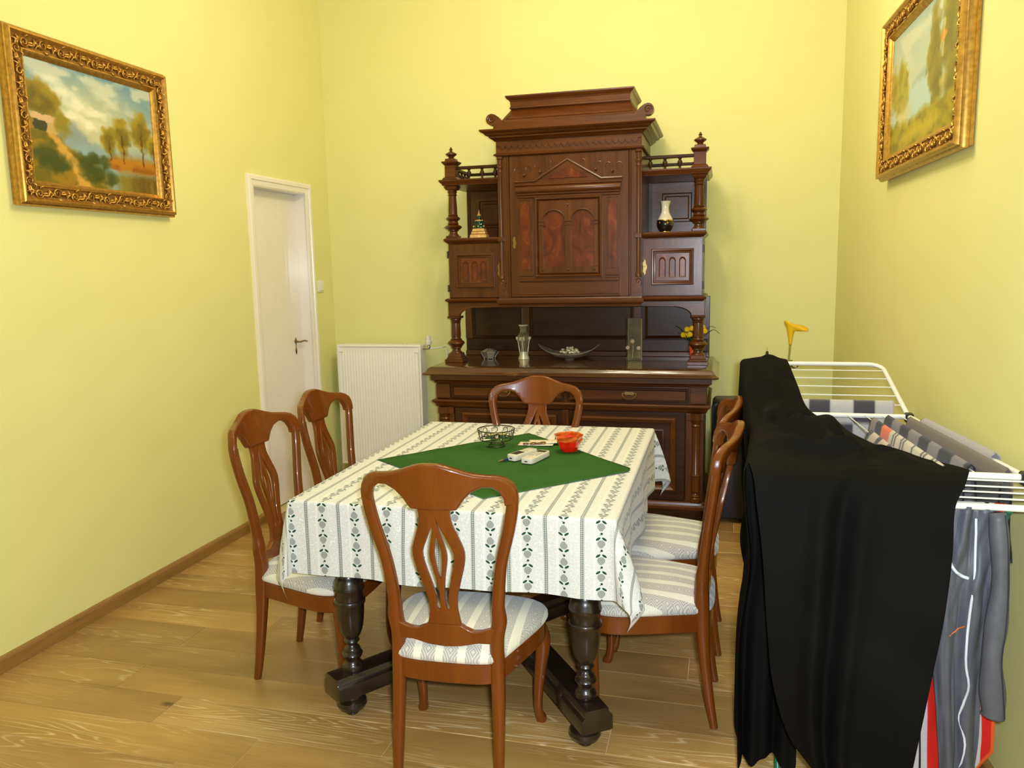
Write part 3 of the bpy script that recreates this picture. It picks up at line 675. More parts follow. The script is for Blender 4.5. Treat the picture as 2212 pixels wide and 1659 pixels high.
for s_ in (-1, 1):
    x0 = s_*0.462
    pts = []
    for a in np.linspace(-0.5*PI, 1.9*PI, 24):
        rr = 0.034*(1-0.30*(a+0.5*PI)/(2.4*PI)) ; pts.append((x0-s_*0.0+s_*rr*math.sin(a)*1.0*(-1)*-1 if False else x0+s_*rr*math.cos(a), 2.415+rr*math.sin(a)))
    disk = [(x0+0.033*math.cos(2*PI*q/24), 2.418+0.033*math.sin(2*PI*q/24)) for q in range(24)]
    v_ = MB().prism(list(reversed(disk)), ycf+0.012, ycf+0.062, 'y')
    neck = [(s_*0.385,2.350),(s_*0.452,2.350),(s_*0.450,2.388),(s_*0.475,2.40),(s_*0.462,2.4505),(s_*0.440,2.446),(s_*0.418,2.430),(s_*0.400,2.410),(s_*0.385,2.406)]
    if s_ > 0: neck = neck[::-1]
    v_.tube([(x0+s_*0.024*(1-0.09*a)*math.cos(a), ycf+0.010, 2.418+0.024*(1-0.09*a)*math.sin(a)) for a in np.linspace(0, 3*PI, 26)], 0.004, 5)
    vo_ = v_.build('volute', M_cabh, cab)
    MB().prism(neck, ycf+0.0125, ycf+0.0615, 'y').build('volute_neck', M_cabh, vo_)

# ------------------------------------------------------------------ dining table
TX0, TX1, TY0, TY1, TZ = -1.398, -0.305, 2.318, 3.690, 0.785
TCX, TCY = (TX0+TX1)/2, (TY0+TY1)/2
tab = thing('dining_table', 'ebonised dining table with turned legs on a crossed base under the patterned cloth', 'table', (TCX, TCY, 0))
def T(p): return (p[0]-TCX, p[1]-TCY, p[2])
MB().box(TX0+0.006-TCX, TX1-0.006-TCX, TY0+0.006-TCY, TY1-0.006-TCY, TZ-0.032, TZ-0.004).build('tabletop', M_table, tab, bevel=0.006, seg=2)
LEGS = [(-1.238, 2.395), (-0.408, 2.395), (-1.238, 3.545), (-0.408, 3.545)]
lp = [(0.034,0.155),(0.037,0.162),(0.037,0.174),(0.033,0.182),(0.026,0.190),(0.026,0.196),(0.034,0.208),(0.037,0.216),(0.034,0.222),(0.029,0.226),(0.030,0.232),(0.026,0.240),(0.019,0.246),(0.018,0.252),(0.024,0.258),(0.028,0.264),(0.025,0.270),(0.022,0.274),(0.030,0.282),(0.038,0.300),(0.044,0.325),(0.048,0.36),(0.050,0.398),(0.054,0.403),(0.055,0.410),(0.054,0.416),(0.049,0.420),(0.050,0.452),(0.054,0.456),(0.054,0.466),(0.051,0.472),(0.050,0.482),(0.042,0.498),(0.036,0.505),(0.036,0.52)]
for (x, y) in LEGS:
    lg = MB().lathe(lp, T((x, y, 0)), 32, mod=lambda a, z: 1-0.045*max(0, abs(math.cos(4*a))-0.8)*5*(0.276 < z < 0.40)).build('leg', M_table, tab, smooth=45)
    MB().box(x-TCX-0.05, x-TCX+0.05, y-TCY-0.05, y-TCY+0.05, 0.518, TZ-0.03).build('leg_block', M_table, lg, bevel=0.003)
    sx = -1 if x < TCX else 1; sy = -1 if y < TCY else 1
    MB().lathe([(0.018,0.0),(0.024,0.006),(0.024,0.014),(0.030,0.020),(0.046,0.026),(0.053,0.040),(0.050,0.054),(0.036,0.064),(0.034,0.078)], T((x+sx*(-0.0), y-0.02*(-sy), 0)), 22).build('bun_foot', M_table, lg)
bcx, bcy = -0.823, 2.97
for i, ((xa, ya), (xb, yb_)) in enumerate(((LEGS[0], LEGS[3]), (LEGS[1], LEGS[2]))):
    d = Vector((xb-xa, yb_-ya, 0)).normalized(); n_ = Vector((-d.y, d.x, 0))
    a = Vector((xa, ya, 0))-d*0.085; b_ = Vector((xb, yb_, 0))+d*0.085
    vs = []
    for p in (a, b_):
        for o, z in ((-0.056,0.076),(0.056,0.076),(0.056,0.126),(0.044,0.134),(0.040,0.156),(-0.040,0.156),(-0.044,0.134),(-0.056,0.126)):
            q = p+n_*o; vs.append(T((q.x, q.y, z-(0.002 if i else 0))))
    MB().add(vs, [tuple(reversed(range(8))), tuple(range(8, 16))]+[(k, (k+1) % 8, 8+(k+1) % 8, 8+k) for k in range(8)]).build('cross_stretcher', M_table, tab, bevel=0.006, seg=2)
for (x0, x1, y0, y1) in ((-1.20,-0.44,2.372,2.400),(-1.20,-0.44,3.54,3.568),(-1.262,-1.234,2.43,3.51),(-0.412,-0.384,2.43,3.51)):
    MB().box(x0-TCX, x1-TCX, y0-TCY, y1-TCY, 0.525 if x1-x0 > 0.2 else 0.56, TZ-0.03).build('apron', M_table, tab, bevel=0.004)
pts = [(-1.19,0.53),(-1.19,0.505)]+[(-1.19+0.10*math.sin(a), 0.53-0.030*math.cos(a)) for a in np.linspace(0.0, PI/2, 8)]
MB().prism([(p-TCX, z) for p, z in pts[::-1]], 2.44-TCY, 2.47-TCY, 'y').build('corner_bracket', M_table, tab)

# ---- tablecloth: cream damask with gingham lines and columns of gingham apples
def cloth_mat():
    m, t, b = newmat('apple_stripe_damask', (0.8,0.78,0.65), 0.85, spec=0.2, sheen=0.2)
    uvn = t.nodes.new('ShaderNodeUVMap'); sp = t.nodes.new('ShaderNodeSeparateXYZ'); t.links.new(uvn.outputs[0], sp.inputs[0])
    u, v = Nd(t, sp.outputs[0]), Nd(t, sp.outputs[1])
    P = 0.117; Q = 0.053
    uu = (u/P)+100.0; col = uu.floor(); s = (uu.fract()-0.5)*P           # s = 0 on the apple column, +-P/2 on the lines
    par = (col*0.5).fract().gt(0.25); sgn = par*2-1
    line = (s.abs()-P/2).abs()
    G = 0.0060
    gx = ((u/G).fract()).lt(0.5); gy = ((v/G).fract()).lt(0.5)
    ging = (gx+gy)*0.5
    inline = line.lt(0.0058); edge = inline*line.gt(0.0048)
    f_line = (inline*(ging*0.85+0.06)).max(edge*0.7)
    w_ = ((v/Q)+par*0.3+100.0).fract(); vv = (w_-0.5)*Q*sgn
    # apple body
    def ell(cx, cy, rx, ry, ang=0.0):
        ca, sa = math.cos(ang), math.sin(ang)
        dx, dy = s-cx, vv-cy
        a_ = (dx*ca+dy*sa)/rx; b_ = (dy*ca-dx*sa)/ry
        return (a_*a_+b_*b_).lt(1.0)
    H = 0.0056
    hx = (((s+vv)/H).fract()).lt(0.5); hy = (((s-vv)/H).fract()).lt(0.5)
    body = ell(0, 0.000, 0.0122, 0.0112).max(ell(0, 0.006, 0.0080, 0.0080))
    f_app = body*((hx+hy)*0.50+0.06)
    leaf = ell(-0.0095, -0.0148, 0.0082, 0.0036, -0.60).max(ell(0.0095, -0.0148, 0.0082, 0.0036, 0.60))
    bud = ell(0.0012, 0.0215, 0.0038, 0.0038).max(ell(-0.0025, 0.0262, 0.0030, 0.0012, 0.6))
    f_dk = leaf.max(bud)
    # tone on tone bands and sprigs
    band = (s.abs()-0.0345).abs()
    band_g = band.lt(0.0150)
    vor = t.nodes.new('ShaderNodeTexVoronoi'); vor.inputs['Scale'].default_value = 95; vor.feature = 'DISTANCE_TO_EDGE'
    t.links.new(uvn.outputs[0], vor.inputs['Vector'])
    spr = Nd(t, vor.outputs['Distance']).lt(0.05)*noise(t, uvn.outputs[0], 130, 2).gt(0.46)
    thin = ((s+0.0205).abs()-0.0022).abs().lt(0.0008)
    wgt = (1-spr*band_g*0.85)*0.92
    base = mix(t, wgt*(1-thin), (0.82, 0.81, 0.74), (0.625, 0.61, 0.56))
    g1 = mix(t, f_line.max(f_app), base, (0.012, 0.052, 0.036))
    t.links.new(mix(t, f_dk, g1, (0.010, 0.055, 0.030)), b.inputs['Base Color'])
    bump(t, b, noise(t, uvn.outputs[0], 600, 2), 0.15, 0.0006)
    return m
M_cloth = cloth_mat()
HX, HY, DROP = (TX1-TX0)/2, (TY1-TY0)/2, 0.262
def drape(u, v):
    # unfolded cloth coordinates -> position on and round the table
    du, dv = abs(u)-HX, abs(v)-HY; su, sv = (1 if u > 0 else -1), (1 if v > 0 else -1)
    zt = TZ+0.002
    def drop(d, along, ph):
        # rounding over the edge then hanging with slow folds
        r = 0.010
        if d < r*PI/2: a = d/r; return r*math.sin(a), -r*(1-math.cos(a))
        e = d-r*PI/2
        wv = 0.011*math.sin(along*9.0+ph)*min(1, e/0.15)+0.006*math.sin(along*21+ph*2)*min(1, e/0.12)
        return r+0.030*e+wv, -r-e
    if du <= 0 and dv <= 0: return (u, v, zt)
    if du > 0 and dv <= 0:
        o, dz = drop(du, v, 1.3 if su > 0 else 0.4); k = min(1.0, (HY-abs(v))/0.12); o = 0.010*(1-k)+o*k if du > 0.016 else o
        return (su*(HX+o), v, zt+dz)
    if dv > 0 and du <= 0:
        o, dz = drop(dv, u, 0.2 if sv > 0 else 2.1); k = min(1.0, (HX-abs(u))/0.12); o = 0.010*(1-k)+o*k if dv > 0.016 else o
        return (u, sv*(HY+o), zt+dz)
    rho = math.hypot(du, dv); th = math.atan2(dv, du)      # corner: the spare cloth swings out in one fold
    r = 0.010
    e = max(0.0, rho-r*PI/2); a = min(rho/r, PI/2)
    o0, z0 = r*math.sin(a), -r*(1-math.cos(a))
    beta = {(1,-1): 0.40, (-1,-1): 0.36, (1,1): 0.34, (-1,1): 0.40}[(su, sv)]
    ph = math.sin(2*th)
    bl = {(1,-1): 0.085, (-1,-1): 0.050, (1,1): 0.070, (-1,1): 0.06}[(su, sv)]
    out = bl*(e/0.27 if e < 0.27 else max(0.0, 1-(e-0.27)/0.10*0.7))*max(0, ph)**0.8; down = e*(1-(0.03 if sv < 0 else 0.10)*max(0, ph))
    dirx, diry = math.cos(th), math.sin(th)
    lat = 0.030*math.sin(PI*min(1.0, e/0.40))*math.sin(4*th)
    swing = {(1,-1): (0.95, 0.35), (-1,-1): (0.85, 0.45), (1,1): (1.0, 0.35), (-1,1): (0.7, 0.7)}[(su, sv)]
    ox = o0*dirx+out*swing[0]+lat*0.7; oy = o0*diry+out*swing[1]-lat*0.7
    if down > 0: pass
    return (su*(HX+max(ox, 0.002)), sv*(HY+max(oy, 0.002)), zt+z0-down)
def axis_samples(h):
    core = list(np.linspace(-h, h, 40)); ed = [0.004, 0.008, 0.012, 0.016]+list(np.linspace(0.03, DROP, 18))
    return [-h-e for e in reversed(ed)]+core+[h+e for e in ed]
us, vs_ = axis_samples(HX), axis_samples(HY)
rows_, uvr = [], []
for v in vs_:
    rows_.append([drape(u, v) for u in us]); uvr.append([(u+0.017, v) for u in us])
cl = MB().grid(rows_, uvr)
clo = cl.build('tablecloth', M_cloth, None, smooth=180)
clo.location = (TCX, TCY, 0)
tag(clo, 'cream striped tablecloth with green gingham apples draped over the dining table', 'tablecloth')

# ---- green overlay
def felt():
    m, t, b = newmat('green_linen', (0.030, 0.105, 0.020), 0.95, spec=0.04, sheen=0.0)
    n = noise(t, texco(t, 'Object'), 500, 2); n2 = noise(t, texco(t, 'Object'), 6, 3)
    t.links.new(ramp(t, n*0.4+n2*0.6, [(0.3, (0.034, 0.096, 0.021)), (0.7, (0.046, 0.124, 0.029))]), b.inputs['Base Color'])
    bump(t, b, n, 0.3, 0.0006); return m
M_green = felt()
cn = [Vector((-1.335,2.884,0)), Vector((-0.755,2.440,0)), Vector((-0.296,2.900,0)), Vector((-0.850,3.484,0))]
gr = []
N_ = 34
for i in range(N_+1):
    row = []
    for k in range(N_+1):
        a, b_ = i/N_, k/N_
        p = cn[0]*(1-a)*(1-b_)+cn[1]*a*(1-b_)+cn[2]*a*b_+cn[3]*(1-a)*b_
        z = TZ+0.0055+0.0012*math.sin(p.x*23+p.y*9)*math.sin(p.y*17)
        ov = p.x-(TX1-0.012)
        if ov > 0: p = p.copy(); z -= ov*1.6; p.x = TX1-0.012+ov*0.9+0.004
        row.append((p.x-TCX, p.y-TCY, z))
    gr.append(row)
go = MB().grid(gr).build('table_overlay', M_green, None, smooth=180, solid=0.0012)
go.location = (TCX, TCY, 0)
tag(go, 'plain green square cloth laid diagonally over the striped tablecloth', 'tablecloth')
ZT = TZ+0.0085

# ------------------------------------------------------------------ chairs
def seat_mat():
    m, t, b = newmat('striped_brocade', (0.7,0.66,0.55), 0.7, spec=0.3, sheen=0.3)
    tc = t.nodes.new('ShaderNodeTexCoord'); sp = t.nodes.new('ShaderNodeSeparateXYZ'); t.links.new(tc.outputs['Object'], sp.inputs[0])
    x, y = Nd(t, sp.outputs[0]), Nd(t, sp.outputs[1])
    P = 0.068
    s = ((x/P+50.25).fract()-0.5)*P
    band = s.abs().lt(0.0218)
    # lattice figure inside the grey band
    q = 0.034
    a_ = ((y/q).fract()-0.5).abs()*q; d = (s.abs()+a_)
    lat = ((d/0.0085).fract()-0.5).abs().lt(0.20)
    dot = ((s*s+(a_*a_))).sqrt().lt(0.004)
    fig = lat.max(dot)
    n = noise(t, texco(t, 'Object'), 420, 2)
    grey = mix(t, fig*0.8, (0.40, 0.37, 0.325), (0.66, 0.63, 0.555))
    tiny = (((x/0.009).fract()-0.5).abs()+((y/0.009).fract()-0.5).abs()).lt(0.3)
    cream = mix(t, tiny*0.35, (0.74, 0.70, 0.575), (0.62, 0.58, 0.47))
    t.links.new(mix(t, band, cream, grey), b.inputs['Base Color'])
    bump(t, b, n, 0.2, 0.0006)
    return m
M_seat = seat_mat()
def Yb(x, z):
    base = -0.160 if z < 0.56 else -0.160-0.052*(z-0.56)/0.46
    bow = 0.018+0.045*max(0, min(1, (z-0.5)/0.5))
    return base-bow*max(0.0, 1-(x/0.222)**2)
def flat_part(outer, holes=(), half=0.010, bev=0.004, res=2):
    cu = bpy.data.curves.new('tmp', 'CURVE'); cu.dimensions = '2D'; cu.fill_mode = 'BOTH'; cu.extrude = half-bev; cu.bevel_depth = bev; cu.bevel_resolution = res; cu.offset = -bev
    for pts in (outer,)+tuple(holes):
        sp = cu.splines.new('POLY'); sp.points.add(len(pts)-1); sp.use_cyclic_u = True
        for q, (x, z) in zip(sp.points, pts): q.co = (x, z, 0, 1)
    to = bpy.data.objects.new('tmp', cu); COL.objects.link(to)
    dg = bpy.context.evaluated_depsgraph_get(); me = bpy.data.meshes.new_from_object(to.evaluated_get(dg))
    bpy.data.objects.remove(to); bpy.data.curves.remove(cu)
    bm = bmesh.new(); bm.from_mesh(me); bmesh.ops.remove_doubles(bm, verts=bm.verts, dist=0.00005)
    # cut the flat faces across so that they can bend
    for zc in np.arange(0.44, 1.03, 0.02):
        bmesh.ops.bisect_plane(bm, geom=bm.verts[:]+bm.edges[:]+bm.faces[:], plane_co=(0, zc, 0), plane_no=(0, 1, 0))
    for xc in np.arange(-0.22, 0.23, 0.02):
        bmesh.ops.bisect_plane(bm, geom=bm.verts[:]+bm.edges[:]+bm.faces[:], plane_co=(xc, 0, 0), plane_no=(1, 0, 0))
    for v in bm.verts:
        x, z, t_ = v.co; v.co = (x, Yb(x, z)+t_, z)
    bmesh.ops.recalc_face_normals(bm, faces=bm.faces)
    bm.to_mesh(me); bm.free()
    me.materials.clear()
    me.polygons.foreach_set('use_smooth', [True]*len(me.polygons)); me.set_sharp_from_angle(angle=R(50))
    return me
def sym(half): return [(-x, z) for x, z in reversed(half) if x > 1e-6]+list(half)
def make_chair():
    t = thing('dining_chair', 'x', 'chair')
    for s in (-1, 1):
        path = cr([(s*0.158,-0.207,0.0),(s*0.157,-0.190,0.10),(s*0.155,-0.172,0.25),(s*0.152,-0.163,0.38),(s*0.152,-0.160,0.47),(s*0.160,-0.161,0.525),(s*0.159,-0.166,0.575),(s*0.173,-0.178,0.70),(s*0.200,-0.192,0.81),(s*0.2135,-0.199,0.88),(s*0.2140,-0.203,0.915)], 4)
        zr = [0.0,0.10,0.25,0.38,0.47,0.525,0.575,0.70,0.81,0.88,0.92]; ra = [0.0135,0.0155,0.019,0.0215,0.0215,0.023,0.019,0.0175,0.018,0.0180,0.0170]; rb = [0.0135,0.016,0.020,0.0255,0.0255,0.0225,0.018,0.016,0.0155,0.0150,0.0140]
        MB().tube(path, [(float(np.interp(p[2], zr, ra)), float(np.interp(p[2], zr, rb))) for p in path], 12, sq=2.6).build('rear_post', M_chair, t, smooth=50)
        path = cr([(s*0.205,0.180,0.372),(s*0.219,0.194,0.32),(s*0.222,0.198,0.27),(s*0.213,0.192,0.18),(s*0.206,0.188,0.09),(s*0.207,0.194,0.035),(s*0.213,0.204,0.010),(s*0.213,0.205,0.0)], 4)
        zr = [0.0,0.010,0.035,0.09,0.18,0.27,0.32,0.38]; ra = [0.017,0.0185,0.0145,0.0150,0.0190,0.0250,0.0270,0.024]
        MB().tube(path, [float(np.interp(p[2], zr, ra)) for p in path], 12, sq=2.6).build('front_leg', M_chair, t, smooth=50)
    crest = [(0,0.882),(0.066,0.884),(0.074,0.893),(0.090,0.917),(0.112,0.938),(0.140,0.950),(0.166,0.948),(0.184,0.934),(0.194,0.912),(0.196,0.892),(0.2325,0.892),(0.2330,0.915),(0.2285,0.938),(0.218,0.958),(0.202,0.972),(0.182,0.980),(0.155,0.984),(0.120,0.990),(0.085,1.001),(0.050,1.014),(0.025,1.020),(0,1.021)]
    obj('crest_rail', flat_part(sym(crest), half=0.0155, bev=0.009, res=3), M_chair, t)
    so = cr([(0.050,0.892),(0.046,0.868),(0.050,0.835),(0.066,0.790),(0.077,0.752),(0.074,0.712),(0.060,0.660),(0.047,0.612),(0.042,0.570),(0.046,0.535),(0.051,0.512)], 3)
    slot = cr([(0.0035,0.852),(0.014,0.825),(0.034,0.780),(0.046,0.748),(0.044,0.715),(0.033,0.670),(0.022,0.625),(0.017,0.590),(0.020,0.572),(0.0135,0.560),(0.0085,0.575),(0.0080,0.620),(0.0155,0.675),(0.0245,0.720),(0.0250,0.750),(0.017,0.790),(0.006,0.835)], 2)[:-1]
    alm = cr([(0,0.800),(0.0085,0.765),(0.0105,0.735),(0.007,0.695),(0,0.665),(-0.007,0.695),(-0.0105,0.735),(-0.0085,0.765)], 2)[:-1]
    splat = [(-x, z) for x, z in so]+[(x, z) for x, z in reversed(so)]
    obj('splat', flat_part(splat, (slot, [(-x, z) for x, z in slot], alm), half=0.0075, bev=0.003), M_chair, t)
    low = [(0,0.446),(0.05,0.450),(0.10,0.461),(0.152,0.460),(0.152,0.512),(0.135,0.505),(0.11,0.497),(0.085,0.496),(0.062,0.506),(0.052,0.514),(0,0.515)]
    obj('lower_rail', flat_part(sym(low), half=0.011, bev=0.003), M_chair, t)
    half = cr([(0.0,-0.200),(0.09,-0.197),(0.145,-0.183),(0.168,-0.150),(0.190,-0.085),(0.222,0.015),(0.244,0.095),(0.246,0.155),(0.226,0.200),(0.165,0.224),(0.08,0.234),(0.0,0.237)], 3)
    ol = half+[(-x, y) for x, y in reversed(half[1:-1])]
    rail = [(x*0.985, 0.018+(y-0.018)*0.985) for x, y in ol]
    MB().prism(list(reversed(rail)), 0.335, 0.397, 'z').build('seat_rail', M_chair, t, bevel=0.004, smooth=40)
    cy = 0.018; rings = []
    prof = [(0.96,0.397),(0.998,0.402),(1.016,0.410),(1.010,0.419),(0.97,0.432),(0.90,0.444),(0.78,0.456),(0.6,0.465),(0.4,0.471),(0.2,0.474),(0.02,0.475)]
    n = len(ol); vs = []; fs = []
    for sc_, z in prof: vs += [(x*sc_, cy+(y-cy)*sc_, z) for x, y in ol]
    for i in range(len(prof)-1):
        for k in range(n): fs.append((i*n+k, i*n+(k+1) % n, (i+1)*n+(k+1) % n, (i+1)*n+k))
    fs.append(tuple((len(prof)-1)*n+k for k in range(n))); fs.append(tuple(reversed(range(n))))
    MB().add(vs, fs).build('seat_cushion', M_seat, t, smooth=60)
    return t
chair = make_chair()
G = 'carved dining chairs round the table'
spots = [((-0.780,2.262), R(2.7), 'cherry dining chair nearest the viewer, its carved back turned to us'),
         ((-1.498,2.672), R(-90), 'cherry dining chair left of the table, nearer of the two by the wall'),
         ((-1.508,3.182), R(-90), 'cherry dining chair on the left of the table, farther one near the radiator'),
         ((-0.208,2.720), R(90), 'cherry dining chair on the right of the table, nearer one beside the drying rack'),
         ((-0.197,3.240), R(90), 'cherry dining chair on the right of the table, farther one near the buffet'),
         ((-0.862,3.480), R(180), 'cherry dining chair at the far end of the table, facing us before the buffet')]
for i, ((x, y), rz, lb) in enumerate(spots):
    o = chair if i == 0 else copy_tree(chair)
    o.location = (x, y, 0.0005); o.rotation_euler = (0, 0, rz); tag(o, lb, 'chair', G)

# ------------------------------------------------------------------ things on the table
# wire candle bowl
M_wire = plain('dark_pewter_wire', (0.10, 0.085, 0.06), 0.3, metal=1.0)
wb = thing('wire_bowl', 'dark scrolled wire bowl on a wire foot, standing on the green cloth', 'bowl', (-0.920, 3.185, ZT))
MB().tube([(0.036*math.cos(a), 0.036*math.sin(a), 0.002) for a in np.linspace(0, 2*PI, 25)[:-1]], 0.0024, 6, closed=True).build('foot_ring', M_wire, wb)
for k in range(3):
    a = 2*PI*k/3+0.5; ca, sa = math.cos(a), math.sin(a)
    MB().tube([(0.036*ca,0.036*sa,0.002),(0.030*ca,0.030*sa,0.012),(0.020*ca,0.020*sa,0.020),(0.022*ca,0.022*sa,0.030),(0.03*ca,0.03*sa,0.032)], 0.0023, 6).build('foot_strut', M_wire, wb)
for rr, zz in ((0.070, 0.033), (0.079, 0.074)):
    MB().tube([(rr*math.cos(a), rr*math.sin(a), zz) for a in np.linspace(0, 2*PI, 33)[:-1]], 0.0024, 6, closed=True).build('rim_ring', M_wire, wb)
for k in range(2):
    a = PI*k/2+0.3; MB().tube([(-0.07*math.cos(a), -0.07*math.sin(a), 0.033), (0.07*math.cos(a), 0.07*math.sin(a), 0.033)], 0.0015, 5).build('cross_wire', M_wire, wb)
for k in range(10):
    a0 = 2*PI*k/10
    pth = []
    for q in np.linspace(0, 1.6*PI, 12):
        r_ = 0.013*(1-0.45*q/(1.6*PI)); aa = a0+(r_*math.cos(q))/0.075
        zz = 0.056+r_*math.sin(q)*1.1; rad = 0.070+0.009*(zz-0.033)/0.041
        pth.append((rad*math.cos(aa), rad*math.sin(aa), zz))
    MB().tube(pth, 0.0018, 5).build('wire_scroll', M_wire, wb)
    aa = a0+0.31; MB().tube([(0.070*math.cos(aa), 0.070*math.sin(aa), 0.033), (0.079*math.cos(aa), 0.079*math.sin(aa), 0.074)], 0.0014, 5).build('wire_upright', M_wire, wb)
M_wax = plain('pale_green_wax', (0.52, 0.50, 0.18), 0.5, var=0.03)
M_alu = plain('tealight_foil', (0.7, 0.7, 0.68), 0.25, metal=1.0)
for (x, y, lb) in ((0.022, 0.018, 'pale green tealight in a foil cup, right one in the wire bowl'), (-0.026, -0.004, 'pale green tealight in a foil cup, left one in the wire bowl')):
    tl = thing('tealight', lb, 'candle', (-0.920+x, 3.185+y, ZT+0.0348), 0, 'tealights in the wire bowl')
    MB().lathe([(0.019,0),(0.0195,0.001),(0.020,0.016),(0.0185,0.016),(0.0185,0.012),(0.001,0.012)], (0,0,0), 20).build('foil_cup', M_alu, tl)
    MB().lathe([(0.018,0.011),(0.018,0.0135),(0.002,0.013)], (0,0,0), 18).build('wax', M_wax, tl)
    MB().tube([(0,0,0.013),(0.0008,0,0.020)], 0.0007, 5).build('wick', M_black, tl)
# faceted red glass ashtray
def rglass(name, c, rough=0.03):
    m, t, b = newmat(name, c, rough, trans=0.85, ior=1.5, spec=0.6)
    n = noise(t, texco(t, 'Object'), 18, 2)
    t.links.new(ramp(t, n, [(0.35, c), (0.75, tuple(min(1, q*1.35+0.02) for q in c))]), b.inputs['Base Color'])
    return m
M_red = plain('red_glass', (0.72, 0.010, 0.003), 0.08, coat=0.8, coat_rough=0.03, var=0.35, scale=45); M_amb = plain('amber_glass', (0.62, 0.085, 0.008), 0.08, coat=0.8, coat_rough=0.03, var=0.4, scale=35)
ash = thing('glass_ashtray', 'faceted red and amber glass ashtray on the green cloth', 'ashtray', (-0.600, 3.150, ZT), R(24))
def facet(scales, zz, rot=0.0, n=4):
    v = MB(); vs = []; fs = []
    for j, (s, z) in enumerate(zip(scales, zz)):
        for k in range(8):
            a = 2*PI*k/8+PI/8; rr = s*(1.0 if (k+j) % 2 else 0.93)
            vs.append((rr*math.cos(a), rr*math.sin(a), z))
    for j in range(len(scales)-1):
        for k in range(8): fs.append((j*8+k, j*8+(k+1) % 8, (j+1)*8+(k+1) % 8, (j+1)*8+k))
    fs.append(tuple(reversed(range(8)))); fs.append(tuple((len(scales)-1)*8+k for k in range(8)))
    return v.add(vs, fs)
facet([0.0585,0.0612,0.0615,0.052,0.0495], [0.046,0.058,0.070,0.066,0.046]).build('amber_rim', M_amb, ash, smooth=0)
facet([0.033,0.045,0.056,0.0515,0.030,0.020], [0.0,0.020,0.050,0.056,0.028,0.022]).build('red_body', M_red, ash, smooth=0)
# phones, pen, note and coins
M_phone = plain('ivory_plastic', (0.66, 0.61, 0.50), 0.4, var=0.02)
M_screen = plain('lcd_grey_green', (0.055, 0.06, 0.04), 0.2, var=0.05)
M_keys = plain('grey_keys', (0.36, 0.35, 0.32), 0.4, var=0.02)
def handset(loc, rz, L, Wd, H, lb, keys, screen):
    p = thing('handset', lb, 'phone', loc, rz, 'handsets on the table')
    body = []
    for q in range(36):
        a = 2*PI*q/36; c_, s_ = math.cos(a), math.sin(a)
        body.append((Wd/2*math.copysign(abs(c_)**0.35, c_), L/2*math.copysign(abs(s_)**0.30, s_)))
    MB().prism(list(reversed(body)), 0.0, H, 'z').build('shell', M_phone, p, bevel=0.004, seg=2)
    MB().box(-Wd*0.34, Wd*0.34, screen[0]*L, screen[1]*L, H-0.001, H+0.0006).build('display', M_screen, p)
    for r_ in range(keys[2]):
        for c_ in range(3):
            yk = keys[0]*L+(keys[1]-keys[0])*L*r_/max(1, keys[2]-1)
            MB().lathe([(0.0042,H-0.001),(0.0042,H+0.0012),(0.003,H+0.0018)], ((c_-1)*Wd*0.26, yk, 0), 8).build('key', M_keys, p)
    MB().box(-0.006, 0.006, -L/2-0.0006, -L/2+0.001, H*0.35, H*0.55).build('socket', M_black, p)
handset((-0.762, 3.010, ZT), R(-24), 0.150, 0.048, 0.024, 'ivory cordless handset with display towards us, left of the two', (0.10, 0.40, 2), (-0.38, -0.02))
handset((-0.702, 2.985, ZT), R(-14), 0.165, 0.056, 0.021, 'ivory remote handset with keypad, right of the two', (-0.12, 0.14, 4), (0.24, 0.42))
pen = thing('ballpoint_pen', 'brass tipped ballpoint pen with a blue grip beside the handsets', 'pen', (-0.800, 2.962, ZT+0.005), R(-30))
MB().lathe([(0.0008,-0.066),(0.0016,-0.064),(0.0045,-0.042)], (0,0,0), 12, axis='y').build('tip', M_brass, pen)
M_blue = plain('navy_rubber', (0.012, 0.022, 0.09), 0.5)
MB().lathe([(0.0048,-0.042),(0.0058,-0.036),(0.0050,-0.026),(0.0058,-0.016),(0.0048,-0.008)], (0,0,0), 12, axis='y').build('grip', M_blue, pen)
MB().lathe([(0.0042,-0.008),(0.0042,0.066),(0.003,0.069)], (0,0,0), 12, axis='y').build('barrel', M_brass, pen)
def note_mat():
    m, t, b = newmat('printed_banknote', (0.7,0.6,0.45), 0.8, spec=0.2)
    n = noise(t, texco(t, 'Object', (1, 1, 1)), 60, 4, 0.6, 1.0); n2 = noise(t, texco(t, 'Object'), 14, 2)
    c = ramp(t, n2, [(0.4, (0.66, 0.55, 0.40)), (0.6, (0.76, 0.70, 0.56))])
    t.links.new(mix(t, n.sm(0.56, 0.66)*0.6, c, (0.32, 0.22, 0.14)), b.inputs['Base Color']); return m
M_note = note_mat()
def sheet(name, lb, loc, rz, L, Wd, curl, cat='banknote'):
    rows = []
    for i in range(9):
        rows.append([(-L/2+L*k/16, -Wd/2+Wd*i/8, 0.0012+curl*math.sin(PI*i/8)*(0.5+0.5*math.sin(k*0.7))+curl*0.6*(k/16)**3) for k in range(17)])
    o = MB().grid(rows).build(name, M_note, None, smooth=180, solid=0.0004); o.location = loc; o.rotation_euler = (0, 0, rz)
    return tag(o, lb, cat, 'banknotes under the coins')
sheet('banknote', 'pale folded banknote under the coins between wire bowl and ashtray', (-0.760, 3.250, ZT), R(4), 0.15, 0.070, 0.003)
sheet('banknote', 'second banknote lying behind the first, end tucked towards the red ashtray', (-0.722, 3.278, ZT+0.0050), R(9), 0.15, 0.066, 0.004)
M_coin = plain('coin_brass', (0.42, 0.29, 0.13), 0.35, metal=1.0)
